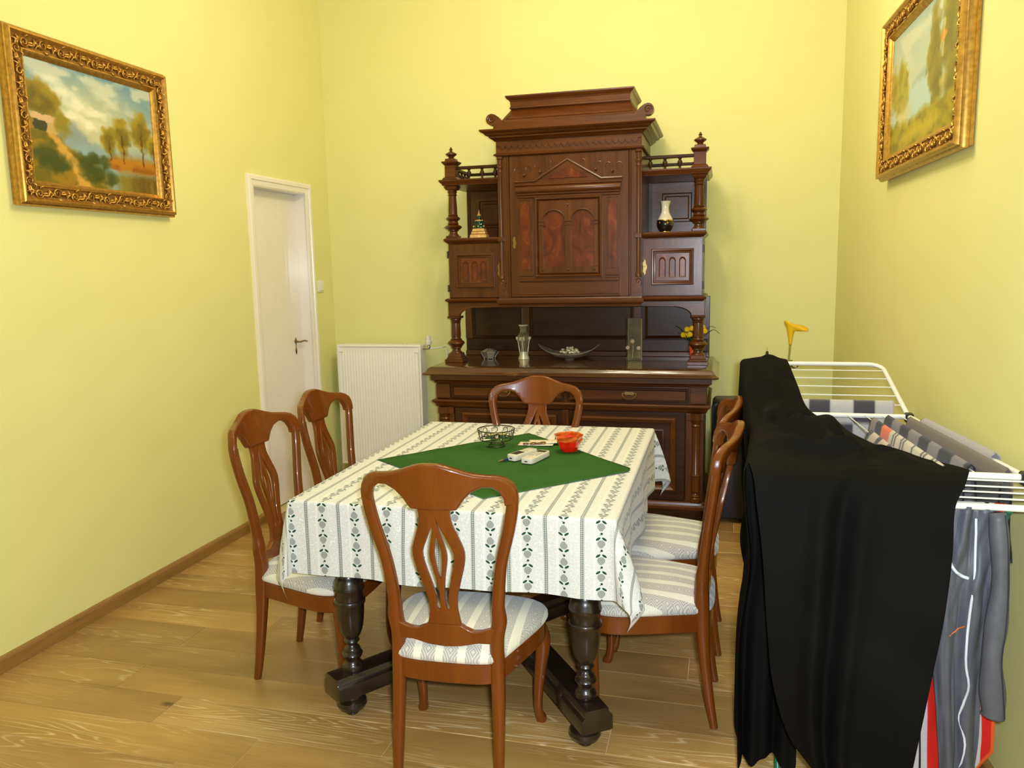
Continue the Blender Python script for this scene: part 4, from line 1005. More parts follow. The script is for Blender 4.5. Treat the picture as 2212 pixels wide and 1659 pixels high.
for (x, y, z, d) in ((-0.800,3.222,0.0,0.026),(-0.772,3.226,0.0,0.024),(-0.768,3.230,0.0020,0.025),(-0.745,3.236,0.0,0.026),(-0.728,3.240,0.0,0.024),(-0.730,3.246,0.0020,0.026)):
    c_ = MB().lathe([(d/2-0.0006,0),(d/2,0.0004),(d/2,0.0016),(d/2-0.0006,0.002),(d/2-0.002,0.0017)], (0,0,0), 18).build('coin', M_coin); c_.location = (x, y, ZT+0.0062+z)
    tag(c_, 'small brassy coin lying on the banknotes', 'coin', 'coins on the banknotes')

# ------------------------------------------------------------------ paintings
def blob(U, V, cu, cv, ru, rv, soft=0.35, wob=0.0, seed=0):
    d = np.sqrt(((U-cu)/ru)**2+((V-cv)/rv)**2)
    if wob: d = d+wob*(vnoise(U*26, V*20, seed)-0.5)*2
    return np.clip((1+soft-d)/(2*soft), 0, 1)
def lay(C, m, c, k=1.0):
    m = (m*k)[..., None]; return C*(1-m)+np.array(c)/255.0*m
def paint_left(U, V):
    jx = (vnoise(U*40, V*34, 1)-0.5)*0.022; jy = (vnoise(U*40, V*34, 2)-0.5)*0.022
    u, v = U+jx, V+jy
    C = np.zeros(U.shape+(3,)); g = np.clip((v-0.3)/0.7, 0, 1)
    C[:] = np.array((172,176,150))/255; C = lay(C, g**1.2, (96,138,158))
    C = lay(C, np.clip(blob(u,v,0.42,0.60,0.34,0.26,0.8), 0, 1), (206,200,150), 0.8)
    cl = np.clip((vnoise(u*6+v*4, v*9, 5)*0.6+vnoise(u*14, v*18, 6)*0.4-0.46)*5, 0, 1)*np.clip((v-0.42)/0.2, 0, 1)
    C = lay(C, cl, (222,216,186), 0.65)
    for (a, b, ra, rb) in ((0.16,0.86,0.07,0.035),(0.27,0.78,0.10,0.045),(0.34,0.70,0.09,0.04),(0.50,0.66,0.09,0.035),(0.30,0.60,0.06,0.04),(0.44,0.55,0.05,0.04)):
        C = lay(C, blob(u,v,a,b,ra,rb,0.6,0.4,7), (232,228,200), 0.8)
    C = lay(C, np.clip((0.56-np.abs(u-0.30)*0.9+0.05*vnoise(u*9, v*0, 8)-v)*14, 0, 1)*(u < 0.75), (122,138,142), 0.75)
    C = lay(C, np.clip((0.42-v)*10, 0, 1)*(v > 0.0), (138,162,164))
    # left bank
    bank = np.clip((0.56-0.72*u+0.04*(vnoise(u*12, v*12, 9)-0.5)-v)*16, 0, 1)*np.clip((0.62-u)*9, 0, 1)
    C = lay(C, bank, (150,116,26)); C = lay(C, bank*np.clip((vnoise(u*13, v*13, 10)-0.5)*5, 0, 1), (98,92,22), 0.8)
    for (a, b, ra, rb) in ((0.07,0.70,0.105,0.13),(0.15,0.66,0.09,0.11)):
        C = lay(C, blob(u,v,a,b,ra,rb,0.25,0.22,11), (146,122,24)); C = lay(C, blob(u,v,a-0.02,b-0.02,ra*0.7,rb*0.7,0.5,0.4,12), (92,80,18), 0.8)
    C = lay(C, ((u > 0.03)&(u < 0.125)&(v > 0.425)&(v < 0.515)).astype(float), (56,56,40)); C = lay(C, ((u > 0.12)&(u < 0.20)&(v > 0.42)&(v < 0.51)).astype(float), (190,158,96))
    C = lay(C, (np.abs(v-0.535-0.1*(0.1-u)) < 0.028)*((u > 0.02)&(u < 0.19)).astype(float), (206,168,120))
    C = lay(C, blob(u,v,0.24,0.50,0.05,0.10,0.4,0.4,13), (136,116,22), 0.9)
    t = np.clip((0.44-v)/0.36, 0, 1); C = lay(C, np.clip((0.028+0.05*t-np.abs(u-(0.13+0.24*t)))*40, 0, 1)*(v < 0.44), (212,160,72), 0.85)
    for (a, b, ra, rb) in ((0.10,0.24,0.10,0.10),(0.16,0.16,0.09,0.08),(0.40,0.21,0.10,0.08),(0.47,0.15,0.10,0.07),(0.60,0.10,0.07,0.05),(0.52,0.25,0.11,0.05),(0.42,0.08,0.06,0.05)):
        C = lay(C, blob(u,v,a,b,ra,rb,0.4,0.4,14), (58,70,22), 0.85)
    # right bank, reflections and trees
    C = lay(C, np.clip((0.20-v)*14, 0, 1)*np.clip((u-0.60)*12, 0, 1), (132,118,40)); C = lay(C, np.clip((0.21-v)*14, 0, 1)*np.clip((u-0.72)*12, 0, 1)*vnoise(u*40, v*3, 15), (92,58,16), 0.8)
    C = lay(C, np.clip((u-0.52-0.1*vnoise(v*12, u*3, 16))*14, 0, 1)*np.clip((v-0.16)*20, 0, 1)*np.clip((0.36-v)*14, 0, 1), (176,116,24))
    C = lay(C, np.clip((u-0.54)*9, 0, 1)*np.clip((v-0.18)*30, 0, 1)*np.clip((0.27-v)*14, 0, 1)*np.clip((vnoise(u*16, v*14, 17)-0.4)*4, 0, 1), (130,66,14), 0.8)
    for (a, b, ra, rb) in ((0.585,0.46,0.062,0.115),(0.70,0.52,0.075,0.150),(0.875,0.60,0.092,0.165),(0.985,0.47,0.05,0.09)):
        C = lay(C, blob(u,v,a,b,ra,rb,0.2,0.25,18), (160,136,34)); C = lay(C, blob(u,v,a+0.015,b-0.03,ra*0.75,rb*0.75,0.5,0.5,19), (104,92,26), 0.85)
        C = lay(C, np.clip((0.008-np.abs(u-a-0.01))*200, 0, 1)*((v > 0.26)&(v < b)), (98,52,16), 0.85)
    return C
def paint_right(U, V):
    jx = (vnoise(U*44, V*30, 31)-0.5)*0.022; jy = (vnoise(U*44, V*30, 32)-0.5)*0.022
    u, v = U+jx, V+jy
    C = np.zeros(U.shape+(3,)); g = np.clip((v-0.35)/0.65, 0, 1); C[:] = np.array((196,200,170))/255; C = lay(C, g, (152,176,172))
    cl = np.clip((vnoise(u*7+v*3, v*8, 33)-0.5)*4, 0, 1)*np.clip((v-0.55)*5, 0, 1); C = lay(C, cl, (208,206,180), 0.6)
    C = lay(C, np.clip((0.55+0.25*(u-0.45)-v)*20, 0, 1)*((u > 0.35)&(u < 0.75)), (140,164,160), 0.7)
    C = lay(C, np.clip((0.50-v)*18, 0, 1), (176,200,198))
    for (a, b, ra, rb) in ((0.06,0.56,0.07,0.15),(0.16,0.60,0.06,0.17),(0.23,0.53,0.06,0.15),(0.17,0.42,0.12,0.10)):
        C = lay(C, blob(u,v,a,b,ra,rb,0.3,0.3,34), (164,152,46)); C = lay(C, blob(u,v,a+0.01,b-0.03,ra*0.7,rb*0.7,0.5,0.5,35), (122,116,34), 0.7)
    for (a, b, ra, rb) in ((0.66,0.64,0.075,0.27),(0.86,0.72,0.11,0.36),(0.98,0.64,0.08,0.36),(0.70,0.38,0.08,0.18),(0.90,0.36,0.12,0.14)):
        C = lay(C, blob(u,v,a,b,ra,rb,0.25,0.25,36), (136,124,40)); C = lay(C, blob(u,v,a+0.015,b-0.03,ra*0.75,rb*0.8,0.5,0.5,37), (96,90,28), 0.75)
    C = lay(C, np.clip((0.50-np.abs(v-0.50-0.10*(u-0.6))*14)*2, 0, 1)*(u > 0.55), (116,106,34), 0.6)
    C = lay(C, blob(u,v,0.775,0.665,0.03,0.035,0.3,0.3,38), (224,120,40)); C = lay(C, np.clip((0.012-np.abs(u-0.775))*120, 0, 1)*((v > 0.52)&(v < 0.78)), (206,190,130), 0.7)
    C = lay(C, blob(u,v,0.22,0.28,0.09,0.10,0.6,0.4,39), (206,190,110), 0.7); C = lay(C, blob(u,v,0.80,0.34,0.05,0.05,0.6,0.4,40), (206,186,100), 0.6)
    fg = np.clip((0.24+0.10*np.abs(u-0.40)+0.05*(vnoise(u*16, v*4, 41)-0.5)-v)*16, 0, 1)
    C = lay(C, fg, (158,140,26)); C = lay(C, fg*np.clip((vnoise(u*18, v*16, 42)-0.5)*5, 0, 1), (112,102,22), 0.7); C = lay(C, blob(u,v,0.5,0.10,0.25,0.06,0.7,0.5,43), (200,176,40), 0.7)
    return C
def canvas_mat():
    m, t, b = newmat('oil_paint', (0.5,0.5,0.5), 0.42, coat=0.15, coat_rough=0.3)
    a = t.nodes.new('ShaderNodeVertexColor'); a.layer_name = 'Col'; t.links.new(a.outputs[0], b.inputs['Base Color'])
    bump(t, b, noise(t, texco(t, 'Object', (1,1,1)), 160, 3), 0.35, 0.001); return m
M_oil = canvas_mat()
# acanthus scroll, one repeat of the frame's relief (lies in x/z, rises towards -y)
def acanthus():
    mb = MB(); pth = []; rad = []
    for q in np.linspace(0, 1, 15):
        a = 2.9*PI*q; rr = 0.021*(1-0.72*q)
        pth.append((-0.004+rr*math.cos(a+0.4), -0.004-0.003*q, 0.003+rr*math.sin(a+0.4))); rad.append(0.0052*(1-0.45*q))
    mb.tube(pth, rad, 6)
    for (ax, az, bx, bz, bend, r_) in ((0.018,0.010,0.045,-0.010,0.012,0.0050),(0.016,0.004,0.040,0.018,-0.010,0.0048),(-0.022,0.002,-0.046,0.017,0.010,0.0050),(-0.018,-0.010,-0.040,-0.018,-0.010,0.0044),(0.004,-0.019,0.026,-0.024,-0.006,0.0042)):
        pth = []; rad = []
        for q in np.linspace(0, 1, 7):
            x = ax+(bx-ax)*q; z = az+(bz-az)*q; nx, nz = -(bz-az), (bx-ax); l = math.hypot(nx, nz)
            pth.append((x+nx/l*bend*math.sin(PI*q), -0.003-0.004*math.sin(PI*q), z+nz/l*bend*math.sin(PI*q))); rad.append(r_*(0.35+math.sin(PI*(0.15+0.8*q))*0.8))
        mb.tube(pth, rad, 6)
    return mb.mesh('scroll_ornament', smooth=60)
ME_aca = acanthus(); ME_aca.materials.append(M_gold)
bead_me = MB().lathe([(0.0005,-0.003),(0.0028,-0.002),(0.0034,0.0)], (0,0,0), 8, axis='y').mesh('bead'); bead_me.materials.append(M_gold)
def picture(loc, rz, Wd, Ht, paint, lb, tilt=0.0):
    p = thing('framed_painting', lb, 'painting', loc, rz); p.rotation_euler = (tilt, 0, rz)
    hx, hz = Wd/2, Ht/2
    MB().ring(-hx, hx, -hz, hz, [(0.004,0),(0.004,0.012),(0.0,0.014),(-0.002,0.020),(-0.001,0.030),(0.004,0.038),(0.010,0.041),(0.011,0.044),(0.011,0.052),(0.016,0.057),(0.022,0.057),(0.027,0.052),(0.030,0.047)], 0, fill=False).build('outer_moulding', M_gold, p, smooth=30)
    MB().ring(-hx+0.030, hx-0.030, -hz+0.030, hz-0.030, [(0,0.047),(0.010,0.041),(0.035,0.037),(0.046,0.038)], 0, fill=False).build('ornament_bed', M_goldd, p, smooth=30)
    MB().ring(-hx+0.076, hx-0.076, -hz+0.076, hz-0.076, [(0,0.038),(0.003,0.043),(0.008,0.043),(0.011,0.037),(0.013,0.034),(0.024,0.028),(0.027,0.024),(0.027,0.016)], 0, fill=False).build('inner_moulding', M_gold, p, smooth=30)
    for (L, off, horiz) in ((Wd, hz-0.053, True), (Ht, hx-0.053, False)):
        n = max(4, int(round((L-0.10)/0.090)))
        for sg in (-1, 1):
            for k in range(n):
                c = -(L-0.10)/2+(L-0.10)*(k+0.5)/n
                o = bpy.data.objects.new('scroll_ornament', ME_aca); COL.objects.link(o); o.parent = p
                fx = 1 if k % 2 else -1; sc_ = (L-0.10)/n/0.092
                if horiz: o.location = (c, -0.0405, sg*off); o.scale = (sc_, 1, fx*0.95)
                else: o.location = (sg*off, -0.0405, c); o.rotation_euler = (0, R(90), 0); o.scale = (sc_, 1, fx*0.95)
    nx, nz = 190, 132
    cx0, cz0 = hx-0.100, hz-0.100
    U, V = np.meshgrid(np.linspace(0, 1, nx), np.linspace(0, 1, nz))
    C = np.clip(paint(U, V), 0, 1); C = np.where(C <= 0.04045, C/12.92, ((C+0.055)/1.055)**2.4)
    rows = [[(-cx0+2*cx0*U[i, k], -0.022, -cz0+2*cz0*V[i, k]) for k in range(nx)] for i in range(nz)]
    mb = MB().grid(rows); mb.col = C.reshape(-1, 3)
    mb.build('canvas', M_oil, p, smooth=0)
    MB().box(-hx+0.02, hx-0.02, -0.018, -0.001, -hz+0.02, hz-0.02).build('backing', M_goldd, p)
    return p
picture((XL+0.002, 3.086, 2.178), R(90), 0.935, 0.692, paint_left, 'gilt framed oil landscape with cottage and lake on the left wall')
RW = R(-90)+math.atan(0.0405)
picture((XR(3.50)-0.002, 3.50, 2.246), RW, 1.14, 0.690, paint_right, 'gilt framed oil landscape with tall poplars on the right wall')

# ------------------------------------------------------------------ ornaments on the buffet
M_glass, t_, b_g = newmat('clear_glass', (0.95, 0.96, 0.92), 0.04, trans=1.0, ior=1.45)
M_smoke = rglass('smoky_glass', (0.34, 0.29, 0.20), 0.22)
M_smoke.node_tree.nodes['Principled BSDF'].inputs['Transmission Weight'].default_value = 0.55
M_frost = rglass('frosted_glass', (0.74, 0.70, 0.54), 0.10)
M_frost.node_tree.nodes['Principled BSDF'].inputs['Transmission Weight'].default_value = 0.93
M_lead = plain('dark_lead_came', (0.16, 0.15, 0.13), 0.4, metal=1.0)
M_silver = plain('silver_lustre', (0.74, 0.68, 0.50), 0.38, metal=0.35, var=0.15)
M_cream = plain('cream_glaze', (0.80, 0.74, 0.56), 0.15, coat=0.5, var=0.03)
M_blkgl = plain('black_glaze', (0.012, 0.008, 0.008), 0.1, coat=0.8)
M_gilt = plain('gilt_line', (0.75, 0.48, 0.12), 0.25, metal=1.0)
ZCT = 0.9525
# statuette in the left niche
st = thing('seated_statuette', 'small green and gold seated statuette with pointed crown in the left niche', 'statuette', (-1.520, 4.985, 1.7330))
M_jade = plain('dark_green_enamel', (0.012, 0.060, 0.025), 0.25, coat=0.5)
M_ivgold = plain('ivory_gold_paint', (0.78, 0.50, 0.16), 0.4, var=0.3, scale=70)
M_rust = plain('rust_red_paint', (0.40, 0.10, 0.03), 0.5)
bs = MB(); bs.taper((0,0), (0.058,0.040), (0.052,0.036), 0.0, 0.024); bs.taper((0,0), (0.048,0.033), (0.046,0.032), 0.028, 0.042); bs.taper((0,0), (0.043,0.030), (0.037,0.026), 0.045, 0.062)
bso = bs.build('base', M_ivgold, st, bevel=0.004, seg=2)
b2 = MB(); b2.taper((0,0), (0.049,0.034), (0.047,0.032), 0.024, 0.028); b2.taper((0,0), (0.044,0.031), (0.043,0.030), 0.042, 0.045); b2.build('base_band', M_rust, bso)
body = MB()
prof = [(0.030,0.062),(0.040,0.066),(0.040,0.074),(0.030,0.080),(0.018,0.084),(0.014,0.092),(0.016,0.104),(0.020,0.112),(0.018,0.118),(0.008,0.121),(0.007,0.125),(0.011,0.130),(0.012,0.138),(0.009,0.145)]
body.lathe(prof, (0,0,0), 20); body.xf(lambda x, y, z: (x, y*(0.62 if z < 0.084 else 0.72), z))
for s_ in (-1, 1): body.tube([(s_*0.018,0,0.115),(s_*0.026,-0.004,0.100),(s_*0.020,-0.014,0.088),(s_*0.004,-0.020,0.084)], [0.006,0.0055,0.005,0.004], 8)
body.build('figure', M_jade, st)
MB().lathe([(0.013,0.143),(0.014,0.146),(0.010,0.150),(0.006,0.154),(0.005,0.160),(0.0025,0.170),(0.0008,0.182)], (0,0,0), 14).build('pointed_crown', M_ivgold, st)
for (x, y, z, r_) in ((-0.034,-0.012,0.076,0.006),(0.034,-0.012,0.076,0.006),(0.0,-0.024,0.076,0.0055),(-0.022,-0.003,0.112,0.005),(0.022,-0.003,0.112,0.005)):
    MB().lathe([(0.0008,-r_),(r_*0.7,-r_*0.7),(r_,0),(r_*0.7,r_*0.7),(0.0008,r_)], (x, y, z), 8).build('gold_ornament', M_ivgold, st)
MB().lathe([(0.0145,0.107),(0.019,0.112),(0.0185,0.116),(0.012,0.118)], (0,-0.003,0), 14).build('collar', M_ivgold, st)
# black and cream vase in the right niche
va = thing('porcelain_vase', 'cream necked vase with black and gold belly in the right niche', 'vase', (-0.342, 4.985, 1.7330))
MB().lathe([(0.030,0.0),(0.032,0.003),(0.030,0.008)], (0,0,0), 24).build('gold_foot', M_gilt, va)
MB().lathe([(0.030,0.008),(0.040,0.020),(0.048,0.038),(0.050,0.055),(0.047,0.072)], (0,0,0), 28).build('black_belly', M_blkgl, va)
MB().lathe([(0.0472,0.071),(0.0476,0.073),(0.0468,0.077)], (0,0,0), 28).build('gold_line', M_gilt, va)
MB().lathe([(0.047,0.076),(0.042,0.088),(0.033,0.104),(0.025,0.122),(0.0225,0.140),(0.0235,0.160),(0.028,0.178),(0.032,0.188),(0.0295,0.186),(0.021,0.160),(0.020,0.14),(0.020,0.13)], (0,0,0), 28, mod=lambda a, z: 1+(0.05*math.cos(6*a) if z > 0.17 else 0)).build('cream_neck', M_cream, va)
for a in (-2.3, -1.2, -0.2): MB().lathe([(0.0005,-0.052),(0.006,-0.0515),(0.008,-0.0488)], (0,0,0), 6, axis='y').xf(lambda x, y, z, a=a: (-y*math.cos(a)-x*math.sin(a), -y*math.sin(a)+x*math.cos(a), z+0.058)).build('gold_flower', M_gilt, va)
# leaded glass box
gb = thing('glass_box', 'small leaded glass trinket box at the left end of the buffet top', 'box', (-1.472, 4.985, ZCT))
def octa(r_, z, k=8, ph=PI/8): return [(r_*math.cos(2*PI*i/k+ph), r_*0.8*math.sin(2*PI*i/k+ph), z) for i in range(k)]
lv = [(0.036,0.006),(0.060,0.046),(0.012,0.068)]
vs = [p for r_, z in lv for p in octa(r_, z, 6)]
MB().add(vs, [tuple(reversed(range(6))), tuple(range(12,18))]+[(j*6+k, j*6+(k+1) % 6, (j+1)*6+(k+1) % 6, (j+1)*6+k) for j in range(2) for k in range(6)]).build('panes', M_smoke, gb, smooth=0)
le = MB()
for j in range(2):
    for k in range(6): le.tube([vs[j*6+k], vs[(j+1)*6+k]], 0.0018, 5)
for j in range(2): le.tube([vs[j*6+k] for k in range(6)], 0.0018, 5, closed=True)
for k in range(6): le.tube([vs[k], (vs[k][0], vs[k][1], 0.0)], 0.0022, 5)
le.build('lead_frame', M_lead, gb)
MB().lathe([(0.010,0.068),(0.004,0.071),(0.006,0.076),(0.001,0.082)], (0,0,0), 10).build('knob', M_lead, gb)
# art nouveau glass vase
nv = thing('slender_vase', 'slender clear glass vase with silver overlay standing left on the buffet top', 'vase', (-1.240, 4.985, ZCT))
def sqmod(a, z): return 1+0.10*abs(math.cos(2*a))**3
MB().lathe([(0.033,0.0),(0.033,0.004),(0.024,0.030),(0.024,0.05),(0.033,0.110),(0.038,0.145),(0.036,0.155),(0.024,0.172),(0.021,0.190),(0.028,0.222),(0.026,0.224),(0.018,0.19),(0.020,0.172),(0.032,0.15),(0.028,0.11),(0.019,0.05),(0.018,0.012)], (0,0,0), 28, mod=sqmod).build('glass', M_frost, nv)
MB().lathe([(0.0335,0.0005),(0.034,0.004),(0.0262,0.028),(0.0275,0.050)], (0,0,0), 28, mod=sqmod).build('silver_foot', M_silver, nv)
MB().lathe([(0.0285,0.216),(0.0295,0.221),(0.0275,0.225)], (0,0,0), 28, mod=sqmod).build('silver_rim', M_silver, nv)
for k in range(4):
    a = PI/2*k-PI/4-PI/4
    ca, sa = math.cos(a), math.sin(a)
    def q(z, off, lat): rr = float(np.interp(z, [0.03,0.05,0.11,0.145,0.155,0.172], [0.027,0.027,0.036,0.0415,0.0395,0.027]))+off; return (rr*ca-lat*sa, rr*sa+lat*ca, z)
    for sg in (-1, 1):
        MB().tube([q(0.03,0.0,sg*0.002), q(0.06,0.0,sg*0.005), q(0.09,0.0,sg*0.003), q(0.12,0.0,sg*0.004), q(0.145,0.0,sg*0.004)], 0.0016, 5).build('silver_stem', M_silver, nv)
        MB().tube([q(0.146,0.001,sg*0.003), q(0.142,0.0015,sg*0.010), q(0.130,0.001,sg*0.013), q(0.120,0.0,sg*0.010)], [0.002,0.0065,0.006,0.001], 6).build('silver_leaf', M_silver, nv)
# glass bowl with silvery pebbles
bo = thing('glass_dish', 'wide smoky glass dish with upswept ends in the middle of the buffet top', 'dish', (-0.940, 4.985, ZCT))
rowsb = []
for i in range(25):
    a = 2*PI*i/24; row = []
    for k in range(9):
        q_ = k/8
        rx = 0.05+0.155*q_; ry = 0.04+0.06*q_
        zz = 0.012+0.030*q_**1.6+0.062*(q_**2)*abs(math.cos(a))**3
        row.append((rx*math.cos(a), ry*math.sin(a), zz))
    rowsb.append(row)
MB().grid(rowsb).build('bowl', M_smoke, bo, smooth=180, solid=0.004)
MB().lathe([(0.030,0.0),(0.031,0.003),(0.052,0.014),(0.048,0.016),(0.001,0.016)], (0,0,0), 20).xf(lambda x, y, z: (x, y*0.8, z)).build('foot', M_smoke, bo)
ME_peb = MB().lathe([(0.0005,-0.006),(0.006,-0.0048),(0.010,-0.001),(0.010,0.001),(0.006,0.0048),(0.0005,0.006)], (0,0,0), 10).mesh('pebble', smooth=80); ME_peb.materials.append(M_silver)
random.seed(9)
for i in range(24):
    lay_ = 0 if i < 13 else (1 if i < 21 else 2)
    rr = (0.058, 0.042, 0.022)[lay_]*math.sqrt(random.random())
    a = i*2.4
    o = bpy.data.objects.new('pebble', ME_peb); COL.objects.link(o)
    o.location = (-0.940+0.006+rr*1.25*math.cos(a), 4.985+rr*0.75*math.sin(a), ZCT+0.048+0.0135*lay_+random.uniform(0, 0.002)+0.10*max(0, rr-0.02)**1.0*0.3)
    o.rotation_euler = (random.uniform(-0.5, 0.5), random.uniform(-0.5, 0.5), random.random()*6); s_ = random.uniform(1.15, 1.6); o.scale = (s_*1.15, s_*0.9, s_)
    tag(o, 'silvery pebble heaped in the smoky glass dish', 'pebble', 'pebbles in the glass dish')
# square glass vase with raised daisies
sv = thing('square_vase', 'tall square clear glass vase with small raised daisies right of the dish', 'vase', (-0.530, 5.005, ZCT))
h_ = 0.046
g_ = MB().add([(-h_,-h_,0),(h_,-h_,0),(h_,h_,0),(-h_,h_,0),(-h_,-h_,0.262),(h_,-h_,0.262),(h_,h_,0.262),(-h_,h_,0.262),(-h_+0.005,-h_+0.005,0.262),(h_-0.005,-h_+0.005,0.262),(h_-0.005,h_-0.005,0.262),(-h_+0.005,h_-0.005,0.262),(-h_+0.005,-h_+0.005,0.014),(h_-0.005,-h_+0.005,0.014),(h_-0.005,h_-0.005,0.014),(-h_+0.005,h_-0.005,0.014)],
              [(0,3,2,1),(0,1,5,4),(1,2,6,5),(2,3,7,6),(3,0,4,7),(4,5,9,8),(5,6,10,9),(6,7,11,10),(7,4,8,11),(8,9,13,12),(9,10,14,13),(10,11,15,14),(11,8,12,15),(12,13,14,15)])
g_.build('glass', M_frost, sv, bevel=0.0015).rotation_euler = (0, 0, R(14))
M_petal = plain('pinkish_petal', (0.75, 0.60, 0.50), 0.5)
for (x, z) in ((-0.004,0.122),(-0.034,0.082),(0.034,0.080)):
    fl_ = MB()
    for k in range(7):
        a = 2*PI*k/7; fl_.tube([(x+0.003*math.cos(a), -h_-0.009, z+0.003*math.sin(a)), (x+0.009*math.cos(a), -h_-0.010, z+0.009*math.sin(a)), (x+0.014*math.cos(a), -h_-0.008, z+0.014*math.sin(a))], [0.0015,0.003,0.001], 5)
    fo = fl_.build('daisy', M_petal, sv)
    MB().lathe([(0.0005,-0.003),(0.003,-0.002),(0.004,0.0)], (x, -h_-0.010, z), 8, axis='y').build('daisy_eye', M_gilt, fo)
    MB().tube([(x, -h_-0.006, z-0.012), (x+0.003, -h_-0.006, z-0.04), (x-0.002, -h_-0.006, 0.02)], [0.0022,0.003,0.004], 6).build('stem', M_glass, fo)
# pot of yellow tulips behind the right column
fp = thing('tulip_pot', 'little orange pot of artificial yellow tulips behind the right column of the buffet', 'flowers', (-0.160, 5.035, ZCT))
M_ora = plain('orange_glaze', (0.72, 0.10, 0.03), 0.35, var=0.25, scale=40); M_leaf = plain('dark_leaf', (0.012, 0.045, 0.014), 0.5); M_yel = plain('yellow_petal', (0.95, 0.58, 0.012), 0.5, var=0.15)
MB().lathe([(0.022,0),(0.028,0.02),(0.033,0.06),(0.035,0.090),(0.032,0.091),(0.028,0.07),(0.001,0.07)], (0,0,0), 20).build('pot', M_ora, fp)
for (x, y, z) in ((-0.070,-0.02,0.155),(-0.048,-0.03,0.190),(-0.030,-0.045,0.160),(-0.020,-0.01,0.195),(0.058,-0.01,0.178),(0.045,0.02,0.20),(-0.052,0.01,0.150)):
    stm = MB().tube([(x*0.15,y*0.15,0.07),(x*0.5,y*0.5,0.12),(x,y,z-0.012)], 0.0022, 5).build('stem', M_leaf, fp)
    MB().lathe([(0.003,-0.016),(0.014,-0.010),(0.017,0.002),(0.013,0.014),(0.004,0.020)], (x, y, z), 10, mod=lambda a, z: 1+0.12*math.cos(3*a)).build('bloom', M_yel, stm)
for (x, y, z) in ((0.115,-0.02,0.192),(-0.10,-0.03,0.175),(-0.115,-0.02,0.215),(0.055,0.0,0.225),(0.09,0.02,0.20)):
    l_ = [(0,0,0.07),(x*0.35,y*0.35,0.13),(x*0.7,y*0.7,z*0.88),(x,y,z)]
    MB().tube(cr(l_, 4), [(0.003,0.0012)]*3+[(0.007,0.0012)]*6+[(0.005,0.001)]*3+[(0.0008,0.0008)], 6, right=(0.3,-1,0.3)).build('leaf', M_leaf, fp)
for (x, z0_, z1_) in ((0.15,0.19,0.165),(0.125,0.21,0.20)):
    MB().tube(cr([(0,0,0.08),(x*0.4,-0.01,z0_*0.8),(x*0.75,-0.02,z0_),(x,-0.02,z1_)], 4), 0.0011, 5).build('grass_blade', M_leaf, fp)

# ------------------------------------------------------------------ behind the drying rack: floor vase, calla, cattail, dark case
fv = thing('floor_vase', 'tall olive glass floor vase with a ring handle in the right corner behind the rack', 'vase', (0.386, 4.95, 0))
M_olive = rglass('olive_glass', (0.55, 0.48, 0.14), 0.08)
MB().lathe([(0.055,0),(0.075,0.01),(0.085,0.15),(0.075,0.35),(0.045,0.55),(0.024,0.72),(0.018,0.86),(0.022,0.95),(0.026,0.965),(0.020,0.962),(0.013,0.86),(0.016,0.72),(0.02,0.65)], (0,0,0), 22).build('body', M_olive, fv)
MB().tube([(0.036+0.018*math.cos(a), -0.012, 0.940+0.018*math.sin(a)) for a in np.linspace(0, 2*PI, 17)[:-1]], 0.005, 6, closed=True).build('ring_handle', M_lead, fv)
ca = thing('calla_lily', 'yellow calla lily standing in the floor vase above the drying rack', 'flower', (0.386, 4.95, 0.75))
M_stem = plain('calla_stem', (0.33, 0.27, 0.05), 0.5); M_calla = plain('calla_yellow', (0.85, 0.52, 0.008), 0.5, var=0.12, scale=12)
st_p = cr([(0,0,0),(-0.002,0,0.12),(0.004,0,0.22),(0.010,0,0.310)], 4)
MB().tube(st_p, 0.0055, 8).build('stem', M_stem, ca)
rows_c = []
for i in range(21):
    a = 2*PI*i/20; row = []
    for k in range(11):
        q_ = k/10
        rr = 0.006+0.022*q_**1.3+0.010*max(0, q_-0.75)*4
        lip = 0.5+0.5*math.cos(a)                      # long lip to the right (+x)
        ext = max(0, q_-0.68)/0.32
        x = rr*math.cos(a)+ext*lip**2*0.062; z = 0.305+0.125*q_-ext*lip**2*0.036+ext*0.014*(1-lip)+0.012*ext*math.sin(2*a)
        row.append((0.010+x, rr*math.sin(a)*(1-0.45*ext*lip), z))
    rows_c.append(row)
MB().grid(rows_c).build('spathe', M_calla, ca, smooth=180, solid=0.0012)
MB().lathe([(0.0035,0.335),(0.004,0.40),(0.001,0.425)], (0.012,0,0), 8).build('spadix', M_yel, ca)
ct = thing('cattail', 'brown cattail leaning out of the floor vase behind the black cloth', 'flower', (0.386, 4.95, 0.80))
pth = cr([(0.004,-0.004,-0.02),(0.0,-0.010,0.155),(-0.05,-0.022,0.172),(-0.110,-0.032,0.176),(-0.122,-0.032,0.196)], 4)
MB().tube(pth, 0.0022, 6).build('stem', M_stem, ct)
M_brown = plain('cattail_brown', (0.055, 0.022, 0.010), 0.8)
MB().lathe([(0.001,0.190),(0.007,0.193),(0.0085,0.20),(0.0085,0.214),(0.006,0.221),(0.001,0.223)], (-0.122,-0.032,0), 10).build('seed_head', M_brown, ct)
MB().tube([(-0.122,-0.032,0.22),(-0.122,-0.032,0.243)], 0.0012, 5).build('spike', M_stem, ct)
M_navy = plain('dark_navy_leatherette', (0.008, 0.011, 0.016), 0.45, coat=0.15)
dc = thing('upright_case', 'dark navy upright case with rounded top on the floor right of the buffet', 'case', (0.070, 4.86, 0))
ol = [(-0.115,0.03),(0.115,0.03)]+[(0.115-0.055*(1-math.cos(a)), 0.690+0.045*math.sin(a)) for a in np.linspace(0, PI/2, 7)]+[(-0.115+0.03*(1-math.cos(a)), 0.70+0.033*math.sin(a)) for a in np.linspace(PI/2, 0, 6)]
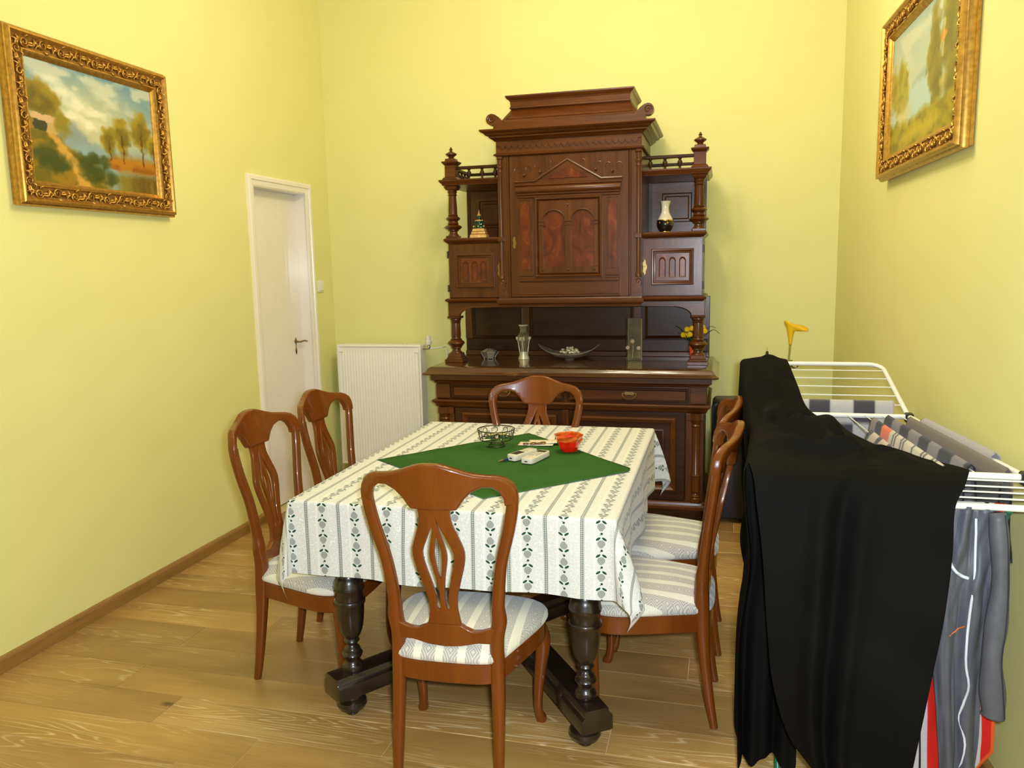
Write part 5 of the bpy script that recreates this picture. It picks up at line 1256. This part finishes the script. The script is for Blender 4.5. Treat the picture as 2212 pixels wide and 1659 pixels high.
MB().prism(ol, -0.10, 0.16, 'y').build('shell', M_navy, dc, bevel=0.008, seg=2)
MB().tube([(p*1.0, -0.104, z) for p, z in ol], 0.004, 6, closed=True).build('welt', M_navy, dc)
for x in (-0.09, 0.09):
    for y in (-0.07, 0.13): MB().lathe([(0.012,0),(0.015,0.004),(0.015,0.03)], (x, y, 0), 10).build('foot', M_black, dc)
hp_ = thing('heating_pipe', 'short white pipe with a collar rising at the back wall beside the rack', 'pipe', (0.165, 5.245, 0))
MB().tube([(0,0,0),(0,0,0.22)], 0.008, 10).build('pipe', M_rad, hp_)
MB().lathe([(0.022,0.0),(0.022,0.006),(0.014,0.012)], (0,0,0), 16).build('collar', M_rad, hp_)
MB().lathe([(0.013,0.215),(0.013,0.24),(0.006,0.245)], (0,0,0), 12).build('end_cap', M_rad, hp_)

# ------------------------------------------------------------------ drying rack and laundry
M_wt = plain('white_powder_coat', (0.80, 0.78, 0.72), 0.3, var=0.02); M_gt = plain('green_powder_coat', (0.008, 0.13, 0.070), 0.35, var=0.05)
rk = thing('drying_rack', 'white folding drying rack on green legs beside the right wall', 'drying rack', (0, 0, 0))
ZR = 1.0
xl = lambda y: 0.122-0.022*(3.0-y); xr = lambda y: 0.640+0.131*(3.0-y)
tr = 0.0088
def tubeo(name, path, r_, mat, seg=10, closed=False): return MB().tube(path, r_, seg, closed=closed).build(name, mat, rk, smooth=60)
tubeo('end_bar', [(xl(3.0), 3.0, ZR), (xr(3.0), 3.0, ZR)], tr, M_wt); tubeo('end_bar', [(xl(2.2), 2.2, ZR), (xr(2.2), 2.2, ZR)], tr, M_wt)
for f_ in (xl, xr): tubeo('side_bar', [(f_(3.0), 3.0, ZR), (f_(2.2), 2.2, ZR)], tr, M_wt)
for k in range(9):
    t_ = (k+0.5)/9
    tubeo('wire', [(xl(3.0)+(xr(3.0)-xl(3.0))*t_, 3.0, ZR+0.002), (xl(2.2)+(xr(2.2)-xl(2.2))*t_, 2.2, ZR+0.002)], 0.0022, M_wt, 6)
WX = lambda k, y: (xl(y)+(xr(y)-xl(y))*(k+0.5)/9)
# far wing, tilted up
def wing(y0, y1, z1, xa0, xb0, xa1, xb1, nw, name):
    c = 0.055; d = 1 if y1 > y0 else -1; L = abs(y1-y0); L2 = math.hypot(y1-y0, z1-ZR); k = c/L2
    P = lambda s, xa, xb, side: ((xa0+(xa1-xa0)*s if side == 0 else xb0+(xb1-xb0)*s), y0+(y1-y0)*s, ZR+(z1-ZR)*s)
    path = [P(0.02,0,0,0), P(1-k,0,0,0)]
    for a in np.linspace(0.2, PI/2, 5):
        s = 1-k+k*math.sin(a); p = P(s,0,0,0); path.append((p[0]+c*(1-math.cos(a)), p[1], p[2]))
    for a in np.linspace(PI/2, 0.2, 5):
        s = 1-k+k*math.sin(a); p = P(s,0,0,1); path.append((p[0]-c*(1-math.cos(a)), p[1], p[2]))
    path += [P(1-k,0,0,1), P(0.02,0,0,1)]
    wf = tubeo('wing_frame', path, tr, M_wt)
    for i in range(nw):
        s = 0.20+0.66*i/(nw-1); a, b_ = P(s,0,0,0), P(s,0,0,1)
        MB().tube([a, b_], 0.0020, 6).build('wing_wire', M_wt, wf, smooth=60)
    return P
PF = wing(3.0, 3.42, 1.133, xl(3.0), xr(3.0), 0.122, 0.620, 5, 'far')
tubeo('lower_bar', [(xl(2.2)+0.03, 2.125, 0.940), (0.800, 2.125, 0.940)], tr, M_wt)
for s_ in (0.0, 1.0): tubeo('link', [((xl(2.2), xr(2.2))[int(s_)]+(0.004 if s_ else 0.0), 2.2, ZR), ((xl(2.2)+0.034, 0.790)[int(s_)], 2.125, 0.940)], tr*0.9, M_wt)
for q in (0.2, 0.4, 0.58, 0.78): tubeo('wire', [(xl(2.2)+0.03*q, 2.2-0.075*q, ZR-0.060*q+0.004), (0.765, 2.2-0.075*q, ZR-0.060*q+0.004)], 0.0026, M_wt, 6)
for x in (0.17, 0.70):
    for (a, b_) in (((x, 2.16, 0.925), (x, 3.02, 0.012)), ((x+0.018, 2.96, 0.972), (x+0.018, 2.33, 0.012))):
        tubeo('leg', [a, b_], 0.0105, M_gt)
tubeo('foot_bar', [(0.155, 3.02, 0.012), (0.715, 3.02, 0.012)], 0.0105, M_gt); tubeo('foot_bar', [(0.172, 2.33, 0.012), (0.733, 2.33, 0.012)], 0.0105, M_gt)
for y in (3.0, 2.2): MB().box(xr(y)-0.012, xr(y)+0.014, y-0.016, y+0.016, ZR-0.020, ZR+0.014).build('hinge_block', M_black, rk, bevel=0.004)

def vcol_mat(name, rough=0.9, fuzz=0.0, sheen=0.2):
    m, t, b = newmat(name, (0.5,0.5,0.5), rough, spec=0.2, sheen=sheen)
    a = t.nodes.new('ShaderNodeVertexColor'); a.layer_name = 'Col'
    n = noise(t, texco(t, 'Object'), 260, 3)
    t.links.new(mix(t, n*0.25, a.outputs[0], (0.03,0.03,0.03)), b.inputs['Base Color'])
    bump(t, b, noise(t, texco(t, 'Object'), 420 if not fuzz else 240, 2), 0.3+fuzz, 0.001+0.002*fuzz)
    return m
M_knit = vcol_mat('knit_fabric'); M_terry = vcol_mat('terry_cloth', 0.95, 0.5, 0.4); M_nylon = vcol_mat('crinkled_nylon', 0.55, 0.0, 0.0)
def over_wire(name, lb, cat, A, B, La, Lb, colf, mat, grp=None, th=0.010, gap=0.010, ns=60, seed=1, side=(1,0,0)):
    # cloth folded over the line A-B; La / Lb hang down either side
    A, B = Vector(A), Vector(B); sd = Vector(side); rows = []; cols = []
    prof = [(-1, q) for q in np.linspace(1, 0.0, 12)]+[(0, -0.5)]+[(1, q) for q in np.linspace(0.0, 1, 12)]
    for i in range(ns+1):
        s = i/ns; p = A.lerp(B, s); row = []
        for (sg, q) in prof:
            L_ = La if sg < 0 else Lb
            wob = (float(vnoise(s*5+seed, q*2+sg*3, seed))-0.5)*0.020*max(q, 0)
            if sg == 0: off, dz = 0.0, th
            else: off = sg*(gap*(0.6+0.4*min(1, q*6))+0.010*q)+wob; dz = th*0.35-q*L_*(1+0.05*(float(vnoise(s*4, sg*2, seed+3))-0.5))
            row.append(tuple(p+sd*off+Vector((0, 0, dz)))); cols.append(sl(tuple(c/255 for c in colf(s, sg, max(q, 0)*L_))))
        rows.append(row)
    mb = MB().grid(rows); mb.col = np.array(cols)
    o = mb.build(name, mat, None, smooth=180, solid=0.0)
    md = o.modifiers.new('thickness', 'SOLIDIFY'); md.thickness = 0.003
    return tag(o, lb, cat, grp)
def W(k, y): return (WX(k, y), y, ZR+0.005)
def stripes(s, sg, d):
    i = int((s*8.2+0.15)); base = (34,31,30) if i % 2 == 0 else (128,120,116)
    return base
over_wire('striped_socks', 'black and grey striped knitted garment folded over a rack wire', 'clothing', W(7, 2.93), W(7, 2.24), 0.20, 0.22, stripes, M_knit, 'laundry on the rack', seed=2)
def thinst(s, sg, d):
    if s < 0.10: return (124,114,108)
    if s < 0.19: return (26,24,24)
    if s < 0.33: return (222,110,38)
    f = (s*34) % 1
    return (40,38,38) if f < 0.22 else (204,194,170)
over_wire('pinstriped_top', 'cream thin-striped top with orange and black end over a rack wire', 'clothing', W(6, 2.88), W(6, 2.22), 0.22, 0.22, thinst, M_knit, 'laundry on the rack', seed=3)
def taupe(s, sg, d): return (116,102,84) if d < 0.045 else (24,22,22)
over_wire('taupe_garment', 'taupe and black garment folded over the rack beside the grey towel', 'clothing', W(8, 2.90), W(8, 2.21), 0.25, 0.24, taupe, M_knit, 'laundry on the rack', th=0.012, gap=0.010, seed=4)
over_wire('grey_towel', 'pale grey towel hung over the side bar of the rack by the wall', 'towel', (xr(2.86)+0.0, 2.86, ZR+0.009), (xr(2.36), 2.36, ZR+0.009), 0.13, 0.16, lambda s, sg, d: (162,152,148), M_terry, 'laundry on the rack', th=0.014, gap=0.016, seed=5)
def checks(s, sg, d):
    i = int(s*6.1+0.2); j = 1 if d > 0.082 else 0
    return (190,184,180) if (i+j) % 2 == 0 else (72,68,74)
pa, pb = PF(0.20,0,0,0), PF(0.20,0,0,1)
over_wire('checked_towel', 'pale and dark grey block-checked towel over the raised wing of the rack', 'towel', (pb[0]-0.030, pb[1], pb[2]+0.004), (pa[0]+0.02, pa[1], pa[2]+0.004), 0.19, 0.19, checks, M_terry, 'laundry on the rack', th=0.012, gap=0.012, ns=70, side=(0,1,0), seed=6)
def beige(s, sg, d): return (196,176,146) if int(s*9+d*30) % 3 else (60,52,48)
over_wire('beige_garment', 'small beige strappy garment folded over a rack wire', 'clothing', W(5, 2.66), W(5, 2.36), 0.10, 0.10, beige, M_knit, 'laundry on the rack', seed=7)

# black cloth thrown over the rack
def blackm():
    m, t, b = newmat('black_jersey', (0.006, 0.006, 0.006), 0.8, spec=0.08, sheen=0.0)
    n = noise(t, texco(t, 'Object'), 5, 3); t.links.new(ramp(t, n, [(0.3, (0.0036,0.0033,0.0031)), (0.7, (0.0060,0.0055,0.0051))]), b.inputs['Base Color'])
    bump(t, b, noise(t, texco(t, 'Object'), 700, 2), 0.2, 0.0005); return m
M_bk = blackm()
bk = MB()
inner = [(0.258,3.47,1.105),(0.262,3.42,1.150),(0.285,3.20,1.084),(0.306,3.0,1.024),(0.361,2.80,1.010),(0.415,2.60,1.010),(0.480,2.40,1.010),(0.594,2.25,1.014),(0.618,2.20,1.014)]
outer = [(0.092,3.47,1.10),(0.088,3.42,1.150),(0.094,3.20,1.086),(0.100,3.0,1.020),(0.102,2.80,1.014),(0.100,2.60,1.014),(0.088,2.40,1.016),(0.076,2.25,1.016),(0.074,2.20,1.014)]
hemz = [0.85,0.80,0.62,0.48,0.30,0.16,0.085,0.080,0.09]
I = cr(inner, 6); O = cr(outer, 6); H_ = [p[0] for p in cr([(h,) for h in hemz], 6)]
n_l = len(I); rows = []
for i in range(n_l):
    a, b_ = np.array(I[i]), np.array(O[i]); row = []
    y = a[1]
    sag = 0.055*max(0, math.sin(PI*min(1, max(0, (y-2.22)/0.75)))) if 2.22 < y < 2.97 else 0.0
    for k in range(19):                                 # top, from the inner edge to the left bar
        q = k/18; p = a+(b_-a)*q
        f = math.sin(PI*min(1.0, q*1.05))
        wr = (float(vnoise(p[0]*16+y*5, y*9-p[0]*6, 51))-0.5)*0.060*(1 if sag > 0.005 else 0.25)*f+(float(vnoise(p[0]*34+y*14, y*26, 52))-0.5)*0.024*f+(0.075*max(0, 1-4.5*abs(float(vnoise(p[0]*7+y*6, y*5-p[0]*8, 53))-0.5))-0.01)*f*(1 if 2.3 < y < 2.95 else 0.12)
        row.append((p[0], y, p[2]+((0.012*f if y > 3.0 or y < 2.2 else 0.0)+max(wr, -0.001)*1.35)*min(1.0, max(0.0, (y-2.2)/0.08))))
    for k in range(1, 27):                              # hanging down the left side
        q = k/26; z = O[i][2]-(O[i][2]-H_[i])*q
        fold = 0.016*math.sin(y*22+q*1.2)*min(1, q*2.5)+0.020*math.sin(y*9+1.0)*q
        blg = 0.045*math.exp(-((z-0.72)/0.16)**2)-0.006*math.exp(-((z-0.35)/0.2)**2)
        row.append((O[i][0]-0.012+min(0.045, 0.020*math.sin(PI*q))*0+blg*0.6+fold*0.6, y, z))
    rows.append(row)
bk.grid(rows)
# front panel hanging from the near wing bar
Rr = cr([(0.618,2.20,1.014),(0.606,2.165,1.010),(0.585,2.115,0.992),(0.556,2.075,0.945),(0.553,2.060,0.836),(0.541,2.05,0.681),(0.523,2.05,0.533),(0.489,2.05,0.266),(0.470,2.05,0.14)], 6)
Ll = cr([(0.074,2.20,1.014),(0.080,2.160,1.010),(0.088,2.11,0.988),(0.096,2.085,0.920),(0.112,2.085,0.801),(0.130,2.09,0.584),(0.148,2.09,0.434),(0.190,2.09,0.296),(0.250,2.08,0.216)], 6)
rows = []; m_ = len(Rr)
for i in range(m_):
    a, b_ = np.array(Rr[i]), np.array(Ll[i]); v = i/(m_-1); row = []
    for k in range(61):
        q = k/60; p = a+(b_-a)*q
        # folds sweep from the top middle to the lower left
        d = q-0.55-0.28*v
        f = v**0.7*1.5*(0.030*math.exp(-(d/0.055)**2)-0.022*math.exp(-((d+0.11)/0.05)**2)+0.020*math.exp(-((d+0.22)/0.06)**2))+0.012*math.sin(q*7+1.5)*v
        cu_ = 0.03*v*math.sin(PI*q)
        row.append((p[0], p[1]-f-cu_, p[2]-0.05*math.sin(PI*q)*v**2))
    rows.append(row)
bk.grid(rows)
# the bunched length that falls to the floor behind the front panel
rows = []
for i in range(33):
    v = i/32; row = []
    for k in range(31):
        q = k/30; x = 0.072+0.012*math.exp(-((v-0.3)/0.15)**2)*1.5+(0.140+0.02*v)*q
        z = 1.0-(0.905+0.012*math.sin(q*9))*v
        row.append((x, 2.235+0.03*v+0.020*math.sin(q*11+v*1.5)*min(1, v*4)+0.012*math.sin(q*23)*v, z))
    rows.append(row)
bk.grid(rows)
bko = bk.build('black_cloth', M_bk, None, smooth=180)
md = bko.modifiers.new('thickness', 'SOLIDIFY'); md.thickness = 0.0025
md = bko.modifiers.new('soft', 'SUBSURF'); md.levels = 1; md.render_levels = 1
tag(bko, 'large black jersey cloth thrown over the near left side of the drying rack', 'clothing')

# grey nylon jacket and the red and white top hanging under the near wing
def hang(name, lb, xa, xb, y0, ztop, zbot, colf, mat, amp, fr, seed, bot=None, nx=60, nz=60, narrow=0.0):
    rows = []; cols = []
    for j in range(nz+1):
        v = j/nz; row = []
        for i in range(nx+1):
            u = i/nx; zb_ = zbot(u) if callable(zbot) else zbot
            w_ = 1-narrow*(1-v)
            x = (xa+xb)/2+(u-0.5)*(xb-xa)*w_
            fo = amp*(0.35+0.65*v)*math.sin(u*fr+seed+1.2*math.sin(v*3+seed))+amp*0.6*(float(vnoise(u*9, v*6, seed))-0.5)*2*min(1, v*4)+0.4*amp*(float(vnoise(u*24, v*16, seed+1))-0.5)
            row.append((x+0.012*math.sin(v*5+seed)*v, y0+fo, ztop+(zb_-ztop)*v)); cols.append(sl(tuple(c/255 for c in colf(u, v))))
        rows.append(row)
    mb = MB().grid(rows); mb.col = np.array(cols)
    o = mb.build(name, mat, None, smooth=180); md = o.modifiers.new('thickness', 'SOLIDIFY'); md.thickness = 0.003
    return tag(o, lb, 'clothing')
def redw(u, v):
    x = 0.47+u*0.225
    if v > 0.985 or abs(x-0.578) < 0.004 or x > 0.688: return (214,92,36)
    if 0.542 < x < 0.576 or x > 0.668: return (206,32,18)
    if abs(x-0.652) < 0.004 or abs(x-0.525) < 0.003: return (30,28,30)
    return (196,188,186)
hang('red_white_top', 'red and white top hanging behind the grey jacket under the rack', 0.470, 0.695, 2.165, 0.940, lambda u: 0.10+0.17*u**3, redw, M_nylon, 0.008, 7, 3, nx=120, nz=70)
jk = thing('grey_jacket', 'crinkled grey nylon jacket with pale piping hanging from the near bar of the rack', 'clothing', (0, 0, 0))
M_grey = plain('grey_nylon', (0.085, 0.087, 0.105), 0.5, var=0.12, scale=25); M_pip = plain('pale_piping', (0.62, 0.64, 0.68), 0.5); M_dkp = plain('dark_seam', (0.025, 0.027, 0.04), 0.6)
JL = cr([(0.562,0.940),(0.548,0.80),(0.537,0.686),(0.545,0.50),(0.571,0.232),(0.575,0.16)], 8); JR = cr([(0.665,0.940),(0.670,0.80),(0.668,0.686),(0.662,0.50),(0.657,0.245),(0.655,0.16)], 8)
def jy(u, v): return 2.125+0.016*(0.3+0.7*v)*math.sin(u*13+1.0+1.3*math.sin(v*3.2))+0.020*(float(vnoise(u*5+v*3, v*7, 71))-0.5)+0.010*(float(vnoise(u*16, v*15+u*5, 72))-0.5)
rows = []
for i in range(len(JL)):
    v = i/(len(JL)-1); (xa, za), (xb, zb) = JL[i], JR[i]
    rows.append([(xa+(xb-xa)*k/40, jy(k/40, v), za+(zb-za)*k/40) for k in range(41)])
jo = MB().grid(rows).build('jacket_body', M_grey, jk, smooth=180); md = jo.modifiers.new('thickness', 'SOLIDIFY'); md.thickness = 0.003
def pipe_on(pts, r_, mat, nm):
    out = []
    for x, z in cr(pts, 4):
        v = min(1, max(0, (0.94-z)/0.78)); i = v*(len(JL)-1); i0 = int(i)
        xa, xb = JL[i0][0], JR[i0][0]; u = min(1, max(0, (x-xa)/(xb-xa)))
        out.append((x, jy(u, v)-0.0075, z))
    MB().tube(out, r_, 6).build(nm, mat, jk, smooth=60)
pipe_on([(0.561,0.917),(0.556,0.833),(0.568,0.786),(0.588,0.764),(0.607,0.756)], 0.0042, M_pip, 'piping')
pipe_on([(0.618,0.909),(0.621,0.767),(0.614,0.670),(0.611,0.547),(0.623,0.474),(0.613,0.422),(0.610,0.372),(0.624,0.310),(0.616,0.20)], 0.0032, M_pip, 'piping')
pipe_on([(0.572,0.60),(0.590,0.615),(0.606,0.63)], 0.002, plain('orange_seam', (0.5, 0.12, 0.03), 0.6), 'pocket_seam')
path = cr([(0.660,2.11,0.930),(0.668,2.10,0.84),(0.672,2.095,0.74),(0.668,2.09,0.64),(0.662,2.085,0.57),(0.668,2.085,0.49),(0.674,2.085,0.43),(0.672,2.085,0.405)], 5)
nP = len(path)
slv = MB().tube(path, [(0.018+0.012*(i/nP)+0.003*math.sin(i*0.55), 0.020+0.008*(i/nP)) for i in range(nP-3)]+[(0.028,0.026),(0.022,0.02),(0.010,0.010)], 16)
slv.build('sleeve', M_grey, jk, smooth=180)
MB().tube([(p[0]+0.012+0.008*(i/nP), p[1]-0.016-0.007*(i/nP), p[2]) for i, p in enumerate(path[:-3])], 0.0018, 5).build('sleeve_seam', M_dkp, jk)
